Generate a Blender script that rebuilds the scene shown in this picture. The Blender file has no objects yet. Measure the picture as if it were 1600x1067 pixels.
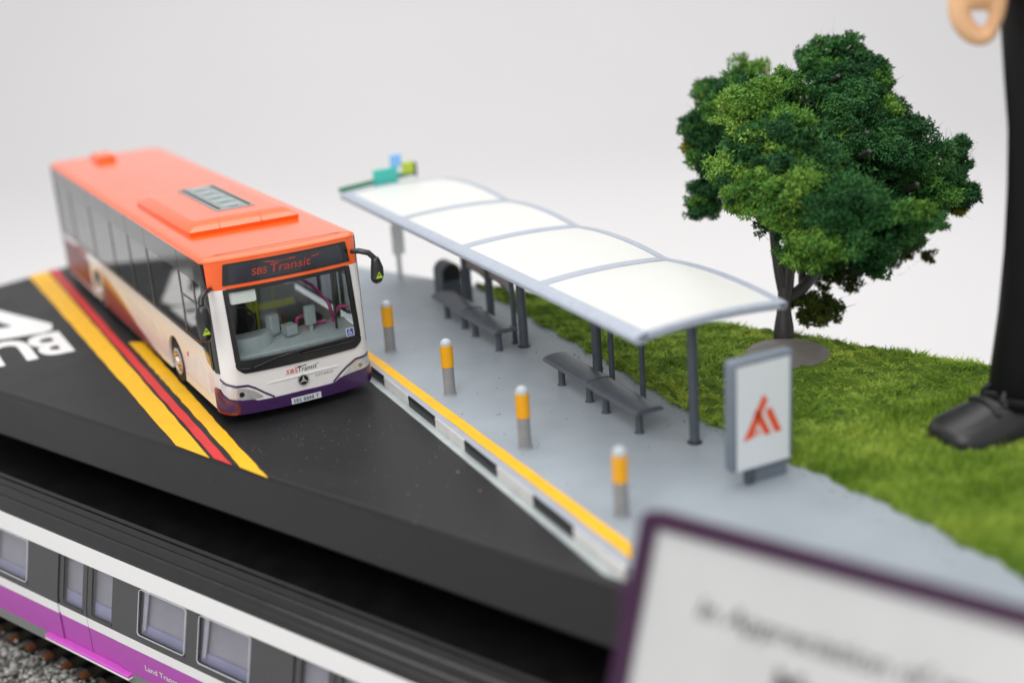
import bpy, bmesh, math, random
import numpy as np
from mathutils import Vector, Matrix

SC = bpy.context.scene
COL = SC.collection
rnd = random.Random(7)

# ------------------------------------------------------------------ camera, world, lights (1 unit = 1 cm)
cam = bpy.data.objects.new('camera', bpy.data.cameras.new('camera'))
COL.objects.link(cam)
Rr = Vector((0.86058, -0.50558, -0.06164)); Ru = Vector((0.21265, 0.2467, 0.94547)); Rf = Vector((0.4628, 0.82676, -0.31982))
cam.matrix_world = Matrix(((Rr.x, Ru.x, -Rf.x, -6.7155), (Rr.y, Ru.y, -Rf.y, -24.2677), (Rr.z, Ru.z, -Rf.z, 9.756), (0, 0, 0, 1)))
cam.data.sensor_width = 36
cam.data.lens = 1971.938 / 1600 * 36
cam.data.clip_start = .5
cam.data.clip_end = 600
cam.data.dof.use_dof = True
cam.data.dof.focus_distance = 26.6
cam.data.dof.aperture_fstop = .078
SC.camera = cam
SC.view_settings.view_transform = 'Standard'
SC.view_settings.look = 'None'
SC.view_settings.exposure = 0
SC.cycles.max_bounces = 10
SC.cycles.transparent_max_bounces = 16
SC.cycles.use_denoising = True

W = bpy.data.worlds.new('World'); SC.world = W; W.use_nodes = True
W.node_tree.nodes['Background'].inputs[0].default_value = (.97, .975, 1, 1)
W.node_tree.nodes['Background'].inputs[1].default_value = .70


def area(name, loc, target, sx, sy, power, col=(1, 1, 1)):
    l = bpy.data.lights.new(name, 'AREA'); l.shape = 'RECTANGLE'; l.size = sx; l.size_y = sy; l.energy = power; l.color = col
    o = bpy.data.objects.new(name, l); COL.objects.link(o); o.location = loc
    o.rotation_euler = (Vector(target) - Vector(loc)).to_track_quat('-Z', 'Y').to_euler()
    return o


area('softbox_overhead', (6, 4, 46), (6, 2, 0), 62, 62, 21000, (1, .99, .975))
area('softbox_front', (-26, -30, 34), (3, 0, 0), 34, 34, 11500, (1, .985, .96))
area('backdrop_fill', (18, 30, 66), (56, 86, 26), 60, 30, 18500, (1, .985, .975))  # added fill lamp, brightens and evens out the back wall


# ------------------------------------------------------------------ materials
def mat(name, col, rough=.5, metal=0, coat=0, var=0, vscale=8, bump=0, bscale=40, spec=.5, rvar=0, sss=0):
    m = bpy.data.materials.new(name); m.use_nodes = True
    nt = m.node_tree; b = nt.nodes['Principled BSDF']
    b.inputs['Base Color'].default_value = (*col, 1); b.inputs['Roughness'].default_value = rough
    b.inputs['Metallic'].default_value = metal; b.inputs['Coat Weight'].default_value = coat
    b.inputs['Coat Roughness'].default_value = .08
    b.inputs['Specular IOR Level'].default_value = spec
    if sss:
        b.inputs['Subsurface Weight'].default_value = sss; b.inputs['Subsurface Radius'].default_value = (.15, .06, .03)
    tc = nt.nodes.new('ShaderNodeTexCoord')
    if var or rvar:
        n = nt.nodes.new('ShaderNodeTexNoise'); n.inputs['Scale'].default_value = vscale; n.inputs['Detail'].default_value = 6
        nt.links.new(tc.outputs['Object'], n.inputs['Vector'])
        if var:
            mp = nt.nodes.new('ShaderNodeMapRange'); mp.inputs[1].default_value = .3; mp.inputs[2].default_value = .7
            mp.inputs[3].default_value = 1 - var; mp.inputs[4].default_value = 1 + var
            nt.links.new(n.outputs['Fac'], mp.inputs[0])
            mx = nt.nodes.new('ShaderNodeVectorMath'); mx.operation = 'SCALE'
            mx.inputs[0].default_value = col; nt.links.new(mp.outputs[0], mx.inputs['Scale'])
            nt.links.new(mx.outputs[0], b.inputs['Base Color'])
        if rvar:
            mr = nt.nodes.new('ShaderNodeMapRange'); mr.inputs[1].default_value = .3; mr.inputs[2].default_value = .7
            mr.inputs[3].default_value = rough - rvar; mr.inputs[4].default_value = rough + rvar
            nt.links.new(n.outputs['Fac'], mr.inputs[0]); nt.links.new(mr.outputs[0], b.inputs['Roughness'])
    if bump:
        n2 = nt.nodes.new('ShaderNodeTexNoise'); n2.inputs['Scale'].default_value = bscale; n2.inputs['Detail'].default_value = 5
        nt.links.new(tc.outputs['Object'], n2.inputs['Vector'])
        bp = nt.nodes.new('ShaderNodeBump'); bp.inputs['Strength'].default_value = bump; bp.inputs['Distance'].default_value = .02
        nt.links.new(n2.outputs['Fac'], bp.inputs['Height']); nt.links.new(bp.outputs[0], b.inputs['Normal'])
    return m


def leafmat(name, cols, rough=.75, scale=.9):
    """foliage: colour differs from bit to bit and in broad patches"""
    m = mat(name, cols[0], rough, spec=.25)
    nt = m.node_tree; b = nt.nodes['Principled BSDF']
    g = nt.nodes.new('ShaderNodeNewGeometry'); tc = nt.nodes.new('ShaderNodeTexCoord')
    n = nt.nodes.new('ShaderNodeTexNoise'); n.inputs['Scale'].default_value = scale; n.inputs['Detail'].default_value = 5
    nt.links.new(tc.outputs['Object'], n.inputs['Vector'])
    a = nt.nodes.new('ShaderNodeMath'); a.operation = 'MULTIPLY_ADD'; a.inputs[1].default_value = .4
    nt.links.new(g.outputs['Random Per Island'], a.inputs[0])
    s = nt.nodes.new('ShaderNodeMath'); s.operation = 'MULTIPLY_ADD'; s.inputs[1].default_value = 1.6; s.inputs[2].default_value = -.5
    nt.links.new(n.outputs['Fac'], s.inputs[0]); nt.links.new(s.outputs[0], a.inputs[2])
    r = nt.nodes.new('ShaderNodeValToRGB'); nt.links.new(a.outputs[0], r.inputs[0])
    el = r.color_ramp.elements
    while len(el) < len(cols): el.new(.5)
    for i, c in enumerate(cols):
        el[i].position = .08 + .84 * i / (len(cols) - 1); el[i].color = (*c, 1)
    nt.links.new(r.outputs[0], b.inputs['Base Color'])
    return m


def glass(name, tint, refl=.03, rough=.03, power=4):
    m = bpy.data.materials.new(name); m.use_nodes = True; nt = m.node_tree
    nt.nodes.remove(nt.nodes['Principled BSDF'])
    t = nt.nodes.new('ShaderNodeBsdfTransparent'); t.inputs[0].default_value = (*tint, 1)
    g = nt.nodes.new('ShaderNodeBsdfGlossy'); g.inputs['Roughness'].default_value = rough
    lw = nt.nodes.new('ShaderNodeLayerWeight'); lw.inputs[0].default_value = .5
    pw = nt.nodes.new('ShaderNodeMath'); pw.operation = 'POWER'; pw.inputs[1].default_value = power; nt.links.new(lw.outputs['Facing'], pw.inputs[0])
    f = nt.nodes.new('ShaderNodeMath'); f.operation = 'MULTIPLY_ADD'; f.inputs[1].default_value = .8; f.inputs[2].default_value = refl
    nt.links.new(pw.outputs[0], f.inputs[0])
    mx = nt.nodes.new('ShaderNodeMixShader')
    nt.links.new(f.outputs[0], mx.inputs[0]); nt.links.new(t.outputs[0], mx.inputs[1]); nt.links.new(g.outputs[0], mx.inputs[2])
    nt.links.new(mx.outputs[0], nt.nodes['Material Output'].inputs[0])
    return m


M = {}
M['orange'] = mat('orange_paint', (.93, .118, .006), .27, coat=.8, var=.03, vscale=3, bump=.03, bscale=30)
M['orange'].node_tree.nodes['Principled BSDF'].inputs['Coat IOR'].default_value = 1.5
M['busblack'] = mat('black_trim', (.012, .012, .013), .3, coat=.3, var=.2, bump=.03)
M['white'] = mat('white_enamel', (.83, .81, .79), .25, coat=.5, var=.02, vscale=4, bump=.02, bscale=20)
M['purple'] = mat('purple_bumper', (.050, .016, .085), .3, coat=.4, var=.08)
M['sign'] = mat('display_black', (.016, .017, .026), .25, coat=.6, var=.15, vscale=20)
M['ledorange'] = mat('display_orange', (.36, .04, .016), .5, var=.15, vscale=40)
M['red'] = mat('red_print', (.66, .05, .03), .4, var=.05)
M['blackink'] = mat('black_print', (.012, .012, .012), .4, var=.1)
M['greyink'] = mat('grey_print', (.25, .25, .25), .4, metal=.3, var=.1)
M['chrome'] = mat('chrome', (.7, .7, .72), .22, metal=1, rvar=.06)
M['plate'] = mat('plate_white', (.66, .70, .75), .35, var=.03)
M['lamp'] = mat('headlamp_silver', (.62, .61, .59), .22, metal=.45, coat=.6, var=.12, vscale=9, bump=.25, bscale=18)
M['amber'] = mat('amber_lens', (.55, .14, .02), .2, coat=.6, var=.1)
M['redlens'] = mat('red_lens', (.20, .02, .015), .25, coat=.5, var=.2)
M['maroon'] = mat('maroon_print', (.19, .012, .028), .35, var=.25, vscale=2)
M['gold'] = mat('gold_print', (.60, .24, .03), .35, var=.2, vscale=2)
M['beige'] = mat('beige_print', (.82, .73, .62), .35, var=.08, vscale=2)
M['peach'] = mat('peach_print', (.83, .795, .75), .35, var=.06, vscale=2)
M['bluegrey'] = mat('dash_grey', (.34, .39, .39), .55, var=.05, bump=.05)
M['darkgrey'] = mat('interior_dark', (.035, .033, .032), .6, var=.2)
M['magenta'] = mat('magenta_rail', (.50, .03, .20), .3, coat=.3, var=.05)
M['lime'] = mat('lime_panel', (.50, .55, .03), .4, var=.08)
M['limetri'] = mat('lime_print', (.42, .62, .03), .4, var=.05)
M['blue'] = mat('blue_print', (.02, .055, .33), .4, var=.05)
M['cream'] = mat('cream_card', (.82, .82, .76), .5, var=.03)
M['tyre'] = mat('tyre_rubber', (.012, .012, .012), .75, bump=.2, bscale=30)
M['hub'] = mat('hub_silver', (.72, .71, .72), .25, metal=.5, coat=.3, var=.05)
M['grill'] = mat('roof_grill', (.30, .33, .33), .45, metal=.2, var=.1, vscale=6)
M['glass'] = glass('clear_glass', (.93, .95, .95))
M['tint'] = glass('tinted_glass', (.74, .75, .76), refl=.06, power=2.4)
M['band'] = mat('window_band_dark', (.045, .045, .047), .16, coat=.4, var=.1)
M['road'] = mat('road_black', (.0145, .0145, .0152), .44, var=.16, vscale=.6, bump=.10, bscale=55, rvar=.06, spec=.32)
M['black'] = mat('black_acrylic', (.004, .004, .004), .3, var=.2, bump=.02, spec=.3)
M['yellow'] = mat('yellow_paint', (.90, .48, .006), .45, var=.06, vscale=2, bump=.12, bscale=25)
M['roadred'] = mat('red_paint', (.66, .028, .028), .45, var=.07, vscale=2, bump=.1, bscale=25)
M['roadwhite'] = mat('white_paint', (.80, .79, .78), .5, var=.04, vscale=3, bump=.06)
M['pave'] = mat('pavement_grey', (.325, .365, .405), .5, var=.07, vscale=.9, bump=.38, bscale=30)
M['kerbgrey'] = mat('kerb_grey', (.36, .385, .44), .5, var=.06, vscale=3, bump=.15)
M['kerbwhite'] = mat('kerb_white', (.72, .71, .68), .5, var=.06, vscale=3, bump=.2, bscale=12)
M['kerbblack'] = mat('kerb_black', (.014, .015, .016), .42, var=.3, bump=.3, bscale=12)
M['gutter'] = mat('gutter_grey', (.42, .46, .46), .55, var=.08, vscale=3, bump=.15)
M['amberpost'] = mat('bollard_yellow', (.86, .40, .006), .35, var=.04)
M['postgrey'] = mat('bollard_grey', (.27, .28, .29), .42, var=.08, vscale=6)
M['capgrey'] = mat('bollard_cap', (.45, .49, .52), .35, var=.06)
M['frame'] = mat('shelter_silver', (.40, .44, .51), .4, var=.05, vscale=5, bump=.05, bscale=15)
M['roofwhite'] = mat('roof_panel_white', (.70, .70, .67), .35, var=.012, vscale=2)
M['slate'] = mat('slate_paint', (.075, .089, .108), .38, var=.12, vscale=6, bump=.06)
M['benchgrey'] = mat('bench_grey', (.085, .098, .118), .36, var=.08, vscale=6, bump=.05)
M['taupe'] = mat('taupe_board', (.36, .32, .29), .6, var=.05)
M['green'] = mat('green_board', (.012, .20, .10), .4, var=.06)
M['teal'] = mat('teal_board', (.06, .50, .42), .4, var=.05)
M['skyblue'] = mat('sky_blue_board', (.22, .50, .86), .4, var=.05)
M['yelgreen'] = mat('yellow_green_board', (.45, .58, .04), .4, var=.05)
M['adgrey'] = mat('panel_grey', (.165, .195, .235), .42, var=.06, vscale=4, bump=.05)
M['poster'] = mat('poster_white', (.74, .77, .79), .35, var=.015)
M['logo'] = mat('logo_orange_red', (.80, .10, .03), .4, var=.03)
M['soil'] = leafmat('moss', [(.025, .06, .008), (.07, .13, .012), (.14, .22, .02)], .9, 3)
M['grassA'] = leafmat('grass_fibre', [(.07, .15, .012), (.20, .33, .03), (.34, .48, .07), (.50, .55, .08)], .7, .7)
M['leafd'] = leafmat('foliage_dark', [(.006, .03, .009), (.016, .075, .020), (.034, .14, .034), (.10, .23, .05)], .7, 1.0)  # dark green foliage, lowest tones deepened to paint shaded pits
M['leafl'] = leafmat('foliage_light', [(.02, .09, .02), (.065, .19, .03), (.13, .28, .035), (.25, .38, .06)], .7, .8)
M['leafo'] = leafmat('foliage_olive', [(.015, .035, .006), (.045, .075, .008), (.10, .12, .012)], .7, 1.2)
M['leafy'] = leafmat('foliage_yellow', [(.10, .12, .02), (.24, .24, .02), (.36, .32, .04)], .7, 1.4)
M['core'] = mat('foliage_core', (.008, .03, .010), .9, var=.4, vscale=3)
M['bark'] = mat('bark_plastic', (.045, .040, .036), .5, var=.2, vscale=3, bump=.4, bscale=9)
M['twig'] = mat('bare_twig', (.16, .115, .095), .6, var=.15)
M['stone'] = mat('stone_base', (.17, .155, .14), .55, var=.12, vscale=2.5, bump=.35, bscale=9)
M['cloth'] = mat('black_trousers', (.0045, .0045, .005), .5, var=.15, vscale=2, bump=.2, bscale=6, spec=.2)
M['shoe'] = mat('black_shoe', (.022, .022, .024), .34, var=.15, vscale=4, bump=.3, bscale=7, spec=.45)
M['skin'] = mat('figure_skin', (.80, .47, .25), .45, var=.04, sss=.2)
M['hair'] = mat('dark_hair', (.02, .016, .013), .5, var=.2)
M['trainwhite'] = mat('train_white', (.80, .80, .79), .35, var=.015)
M['traingrey'] = mat('train_dark_grey', (.045, .045, .048), .42, var=.06)
M['trainpurple'] = mat('train_purple', (.42, .075, .40), .4, var=.03)
M['trainstep'] = mat('train_step', (.62, .10, .55), .35, var=.05)
M['bevel'] = mat('bevel_highlight', (.55, .55, .57), .25, coat=.5, var=.05)  # pale rim plastic, also the highlight strip painted in each window
M['sill'] = mat('train_sill', (.20, .21, .20), .45, var=.06)
M['trainroof'] = mat('train_roof_black', (.007, .007, .0075), .20, var=.25, vscale=2, bump=.14, bscale=7, rvar=.05, spec=.6)
M['trainglass'] = glass('train_glass', (.88, .88, .91), rough=.05)
M['trainin'] = mat('train_interior', (.36, .36, .37), .5, var=.06, vscale=2)
M['seatblue'] = mat('train_seat_blue', (.36, .37, .52), .5, var=.1, vscale=2)
M['ballast'] = mat('ballast_stone', (.34, .33, .31), .8, var=.5, vscale=4, bump=.5, bscale=20)
M['ballastbed'] = mat('ballast_bed', (.13, .125, .115), .9, var=.5, vscale=5, bump=.6, bscale=12)
M['sleeper'] = mat('sleeper_brown', (.028, .024, .018), .6, var=.3, vscale=6)
M['rust'] = mat('rail_chair_rust', (.21, .075, .025), .6, var=.3, vscale=9)
M['rail'] = mat('rail_steel', (.3, .27, .24), .35, metal=.8, var=.15)
M['plaquepurple'] = mat('plaque_purple', (.034, .006, .033), .45, var=.05, spec=.35)
M['plaquesilver'] = mat('plaque_silver', (.66, .66, .65), .24, metal=.55, var=.03, vscale=1)
M['engrave'] = mat('engraved_grey', (.05, .048, .046), .5, var=.1)
M['backdrop'] = mat('backdrop_white', (.72, .71, .705), .85, var=.012, vscale=.05, spec=.1)

# small pale dust specks on the road
_nt = M['road'].node_tree
_b = _nt.nodes['Principled BSDF']
_src = _b.inputs['Base Color'].links[0].from_socket
_tc = _nt.nodes.new('ShaderNodeTexCoord')
_v = _nt.nodes.new('ShaderNodeTexVoronoi'); _v.inputs['Scale'].default_value = 7
_nt.links.new(_tc.outputs['Object'], _v.inputs['Vector'])
_c = _nt.nodes.new('ShaderNodeMath'); _c.operation = 'LESS_THAN'; _c.inputs[1].default_value = .055
_nt.links.new(_v.outputs['Distance'], _c.inputs[0])
_sep = _nt.nodes.new('ShaderNodeSeparateColor'); _nt.links.new(_v.outputs['Color'], _sep.inputs[0])
_g = _nt.nodes.new('ShaderNodeMath'); _g.operation = 'GREATER_THAN'; _g.inputs[1].default_value = .86
_nt.links.new(_sep.outputs[0], _g.inputs[0])
_mm = _nt.nodes.new('ShaderNodeMath'); _mm.operation = 'MULTIPLY'
_nt.links.new(_c.outputs[0], _mm.inputs[0]); _nt.links.new(_g.outputs[0], _mm.inputs[1])
_mx = _nt.nodes.new('ShaderNodeMix'); _mx.data_type = 'RGBA'
_nt.links.new(_mm.outputs[0], _mx.inputs[0]); _nt.links.new(_src, _mx.inputs[6]); _mx.inputs[7].default_value = (.30, .28, .22, 1)
_nt.links.new(_mx.outputs[2], _b.inputs['Base Color'])


# ------------------------------------------------------------------ mesh helpers
class MB:
    def __init__(s): s.v = []; s.f = []; s.mi = []; s.cur = 0

    def add(s, vs, fs):
        o = len(s.v); s.v += [tuple(p) for p in vs]; s.f += [tuple(i + o for i in f) for f in fs]; s.mi += [s.cur] * len(fs); return s

    def box(s, c, d, rz=0, taper=1):
        x, y, z = d[0] / 2, d[1] / 2, d[2] / 2; R = Matrix.Rotation(rz, 3, 'Z'); c = Vector(c)
        vs = [c + R @ Vector((a * x * (taper if k > 0 else 1), b * y * (taper if k > 0 else 1), k * z)) for k in (-1, 1) for a, b in ((-1, -1), (1, -1), (1, 1), (-1, 1))]
        return s.add(vs, [(3, 2, 1, 0), (4, 5, 6, 7), (0, 1, 5, 4), (1, 2, 6, 5), (2, 3, 7, 6), (3, 0, 4, 7)])

    def tube(s, pts, r, n=12, caps=True, round_ends=False):
        pts = [Vector(p) for p in pts]; k = len(pts)
        rs = list(r) if hasattr(r, '__len__') else [r] * k
        if round_ends:
            a = (pts[0] - pts[1]).normalized(); b = (pts[-1] - pts[-2]).normalized()
            pre = [(pts[0] + a * rs[0] * q, rs[0] * math.sqrt(max(0.004, 1 - q * q))) for q in (.98, .8, .45)]
            post = [(pts[-1] + b * rs[-1] * q, rs[-1] * math.sqrt(max(0.004, 1 - q * q))) for q in (.45, .8, .98)]
            pts = [x for x, _ in pre] + pts + [x for x, _ in post]; rs = [x for _, x in pre] + rs + [x for _, x in post]; k = len(pts)
        vs = []; up = None
        for i, p in enumerate(pts):
            t = (pts[min(i + 1, k - 1)] - pts[max(i - 1, 0)]).normalized()
            if up is None: up = t.orthogonal().normalized()
            up = (up - t * up.dot(t)).normalized(); w = t.cross(up)
            for j in range(n):
                a = 2 * math.pi * j / n; vs.append(p + (up * math.cos(a) + w * math.sin(a)) * rs[i])
        fs = [(i * n + j, i * n + (j + 1) % n, (i + 1) * n + (j + 1) % n, (i + 1) * n + j) for i in range(k - 1) for j in range(n)]
        if caps: fs += [tuple(reversed(range(n))), tuple(range((k - 1) * n, k * n))]
        return s.add(vs, fs)

    def cyl(s, a, b, r, n=20, r2=None): return s.tube([a, b], [r, r if r2 is None else r2], n)

    def lathe(s, prof, c=(0, 0, 0), n=28, axis='Z', sx=1, sy=1):
        c = Vector(c); vs = []
        for r, z in prof:
            for j in range(n):
                a = 2 * math.pi * j / n; q = (r * math.cos(a) * sx, r * math.sin(a) * sy, z)
                if axis == 'X': q = (q[2], q[0], q[1])
                if axis == 'Y': q = (q[0], q[2], q[1])
                vs.append(c + Vector(q))
        k = len(prof)
        fs = [(i * n + j, i * n + (j + 1) % n, (i + 1) * n + (j + 1) % n, (i + 1) * n + j) for i in range(k - 1) for j in range(n)]
        return s.add(vs, fs + [tuple(reversed(range(n))), tuple(range((k - 1) * n, k * n))])

    def ball(s, c, r, n=14, m=9, sc=(1, 1, 1)):
        c = Vector(c); vs = []
        for i in range(m + 1):
            th = math.pi * (i + .02) / (m + .04)
            for j in range(n):
                a = 2 * math.pi * j / n
                vs.append(c + Vector((r * sc[0] * math.sin(th) * math.cos(a), r * sc[1] * math.sin(th) * math.sin(a), r * sc[2] * math.cos(th))))
        fs = [(i * n + j, (i + 1) * n + j, (i + 1) * n + (j + 1) % n, i * n + (j + 1) % n) for i in range(m) for j in range(n)]
        return s.add(vs, fs + [tuple(range(n)), tuple(reversed(range(m * n, m * n + n)))])

    def prism(s, poly, z0, z1):
        n = len(poly); vs = [(x, y, z0) for x, y in poly] + [(x, y, z1) for x, y in poly]
        return s.add(vs, [tuple(reversed(range(n))), tuple(range(n, 2 * n))] + [(i, (i + 1) % n, (i + 1) % n + n, i + n) for i in range(n)])

    def grid(s, rows, close=False):
        """rows: list of equal length rows of points"""
        m = len(rows[0]); vs = [p for r in rows for p in r]
        return s.add(vs, [(i * m + j, i * m + (j + 1) % m, (i + 1) * m + (j + 1) % m, (i + 1) * m + j) for i in range(len(rows) - 1) for j in range(m if close else m - 1)])

    def build(s, name, m, parent=None, smooth=35, bev=0, recalc=True, remesh=0, seg=2, sm=0):
        me = bpy.data.meshes.new(name); me.from_pydata(s.v, [], s.f)
        ms = m if isinstance(m, (list, tuple)) else [m]
        for q in ms: me.materials.append(q if not isinstance(q, str) else M[q])
        if len(ms) > 1: me.polygons.foreach_set('material_index', s.mi)
        if recalc:
            bm = bmesh.new(); bm.from_mesh(me); bmesh.ops.recalc_face_normals(bm, faces=bm.faces); bm.to_mesh(me); bm.free()
        if smooth:
            me.shade_smooth(); me.set_sharp_from_angle(angle=math.radians(smooth))
        o = bpy.data.objects.new(name, me); COL.objects.link(o); o.parent = parent
        if remesh:
            r = o.modifiers.new('remesh', 'REMESH'); r.mode = 'VOXEL'; r.voxel_size = remesh; r.use_smooth_shade = True
            q = o.modifiers.new('smooth', 'SMOOTH'); q.iterations = sm or 4; q.factor = .5
        if bev:
            b = o.modifiers.new('bevel', 'BEVEL'); b.width = bev; b.segments = seg; b.limit_method = 'ANGLE'; b.angle_limit = math.radians(40)
            b.harden_normals = False
        return o


def thing(name, label, cat, loc=(0, 0, 0), rz=0, group=None):
    o = bpy.data.objects.new(name, None); COL.objects.link(o); o.location = loc; o.rotation_euler = (0, 0, rz)
    o.empty_display_size = .2; o['label'] = label; o['category'] = cat
    if group: o['group'] = group
    return o


def structure(o): o['kind'] = 'structure'; return o


def copy_tree(o, parent=None):
    c = o.copy(); COL.objects.link(c)
    if parent is not None: c.parent = parent
    for ch in list(o.children): copy_tree(ch, c)
    return c


def patch(name, poly, S, off, th, m, parent, du=None, dv=None, smooth=35):
    """a panel with outline poly in (u,v), laid on the surface S(u,v,off) with thickness th"""
    bm = bmesh.new(); bm.faces.new([bm.verts.new((u, v, 0)) for u, v in poly])
    for ax, d in ((0, du), (1, dv)):
        if not d: continue
        lo = min(p[ax] for p in poly); hi = max(p[ax] for p in poly); k = max(1, int(math.ceil((hi - lo) / d)))
        for i in range(1, k):
            co = [0, 0, 0]; no = [0, 0, 0]; co[ax] = lo + (hi - lo) * i / k; no[ax] = 1
            bmesh.ops.bisect_plane(bm, geom=bm.verts[:] + bm.edges[:] + bm.faces[:], plane_co=co, plane_no=no, dist=1e-5)
    bmesh.ops.triangulate(bm, faces=[f for f in bm.faces if len(f.verts) > 4])
    bm.verts.index_update(); n = len(bm.verts)
    uv = [(v.co.x, v.co.y) for v in bm.verts]; fs = [tuple(v.index for v in f.verts) for f in bm.faces]
    mb = MB(); vs = [S(u, v, off) for u, v in uv]
    if th:
        vs += [S(u, v, off - th) for u, v in uv]
        allf = fs + [tuple(i + n for i in reversed(f)) for f in fs]
        for e in bm.edges:
            if len(e.link_faces) == 1:
                a, b = e.verts[0].index, e.verts[1].index; allf.append((a, b, b + n, a + n))
        mb.add(vs, allf)
    else: mb.add(vs, fs)
    bm.free()
    return mb.build(name, m, parent, smooth, recalc=bool(th))


def text2d(body, size=1, shear=0, bold=0, sx=1, spacing=1):
    cu = bpy.data.curves.new('lettering', 'FONT'); cu.body = body; cu.size = size; cu.shear = shear; cu.offset = bold; cu.resolution_u = 4
    cu.space_character = spacing
    ob = bpy.data.objects.new('lettering', cu); COL.objects.link(ob)
    dg = bpy.context.evaluated_depsgraph_get(); me = bpy.data.meshes.new_from_object(ob.evaluated_get(dg))
    vs = [(v.co.x * sx, v.co.y) for v in me.vertices]; fs = [tuple(p.vertices) for p in me.polygons]
    bpy.data.objects.remove(ob); bpy.data.curves.remove(cu); bpy.data.meshes.remove(me)
    return vs, fs


def lettering(name, body, S, u0, v0, width, height, m, parent, off=.004, shear=0, bold=0, slope=0, spacing=1, th=0):
    """lettering fitted into width x height (capital height) from its lower left corner"""
    vs, fs = text2d(body, 1, shear, bold, 1, spacing)
    x0 = min(v[0] for v in vs); x1 = max(v[0] for v in vs); y1 = max(v[1] for v in vs)
    k = width / (x1 - x0); h = height / y1
    P = [((x - x0) * k + u0, y * h + v0 + slope * (x - x0) * k) for x, y in vs]
    mb = MB(); mb.add([S(u, v, off) for u, v in P], fs)
    return mb.build(name, m, parent, 0, recalc=False)


def flat(S, polys, m, name, parent, off=.004):
    mb = MB()
    for poly in polys: mb.add([S(u, v, off) for u, v in poly], [tuple(range(len(poly)))])
    return mb.build(name, m, parent, 0, recalc=False)


def circle(cx, cy, r, n=24, a0=0, a1=360):
    return [(cx + r * math.cos(math.radians(a0 + (a1 - a0) * i / n)), cy + r * math.sin(math.radians(a0 + (a1 - a0) * i / n))) for i in range(n + (0 if a1 - a0 == 360 else 1))]


def ring(cx, cy, r, w, a0=0, a1=360, n=24):
    out = []
    for i in range(n):
        a, b = (math.radians(a0 + (a1 - a0) * (i + k) / n) for k in (0, 1))
        out.append([(cx + q * math.cos(t), cy + q * math.sin(t)) for q, t in ((r, a), (r, b), (r - w, b), (r - w, a))])
    return out


# ------------------------------------------------------------------ directions of the display base
T = Vector((.373, -.928, 0)).normalized(); N = Vector((.928, .373, 0)).normalized()
ANG = math.atan2(T.y, T.x)


def BN(s, n, z=0): return Vector((T.x * s + N.x * n, T.y * s + N.y * n, z))


def xy(v): return (v.x, v.y)


# ------------------------------------------------------------------ backdrop: seamless sweep
def backdrop():
    c = Vector((3, 2)); f = Vector((.488, .873)); r = Vector((.873, -.488)); prof = []
    for d in np.linspace(-60, 60, 13): prof.append((d, -6.62))
    for a in np.linspace(8, 90, 14):
        t = math.radians(a); prof.append((60 + 40 * math.sin(t), -6.62 + 40 * (1 - math.cos(t))))
    for z in (45, 60, 80): prof.append((100, z))
    rows = [[(c.x + f.x * d + r.x * q, c.y + f.y * d + r.y * q, z) for q in np.linspace(-130, 130, 5)] for d, z in prof]
    mb = MB(); mb.grid(rows); structure(mb.build('backdrop', 'backdrop', None, 60, recalc=False))


backdrop()

# lower deck of the display stand, black, below the train, with the wall at the back of the recess
ST = thing('display_stand', 'black lower deck and recess wall of the stand, under the road and behind the train', 'display stand')
mb = MB(); mb.prism([xy(BN(-15.6, -1.75)), xy(BN(26, -1.75)), xy(BN(26, 9.8)), xy(BN(-15.6, 9.8))], -6.6, -6.45); mb.build('lower_deck', 'black', ST, bev=.03)
mb = MB(); mb.prism([xy(BN(-15.5, 2.2)), xy(BN(26, 2.2)), xy(BN(26, 9.7)), xy(BN(-15.5, 9.7))], -6.45, -1.19); mb.build('recess_wall', 'black', ST, bev=.03)


# ------------------------------------------------------------------ road slab and its markings
def kerb_x(y): return 3.613 + .0685 * y


mb = MB(); mb.prism([xy(BN(-15.62, -1.24)), xy(BN(26, -1.24)), xy(BN(26, 9.85)), xy(BN(-15.62, 9.85))], -1.18, 0)
road = structure(mb.build('road', 'road', None, bev=.085))
ident = lambda u, v, o: (u, v, o)


def front_y(x, n=-1.205): return (n - x * N.x) / N.y  # where the road ends at its front edge


def back_y(x): return (15.60 + T.x * x) / .928


def stripe(name, l0, ls, r0, rs_, m, yb=None):
    """a painted stripe along the bus lane (edges x = l0 + ls*y and r0 + rs_*y), its near end brushed over the slab edge"""
    left = []; right = []; k = 40
    ya0, ya1 = front_y(l0) + .10, front_y(r0)
    yb0 = yb if yb is not None else back_y(l0 + 16 * ls); yb1 = yb - .25 if yb is not None else back_y(r0 + 16 * rs_)
    for i in range(k + 1):
        t = i / k; j0 = rnd.uniform(-.012, .012); j1 = rnd.uniform(-.012, .012)
        y0 = ya0 + (yb0 - ya0) * t; y1 = ya1 + (yb1 - ya1) * t
        left.append((l0 + ls * y0 + j0, y0)); right.append((r0 + rs_ * y1 + j1, y1))
    return patch(name, left[::-1] + right, ident, .012, .008, m, road, smooth=0)


stripe('lane_stripe', -1.18, .0095, -.79, .022, 'yellow')
stripe('lane_stripe', -.72, .022, -.535, .024, 'roadred')
stripe('lane_stripe', -.415, .028, -.125, .032, 'yellow', 7.4)
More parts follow.
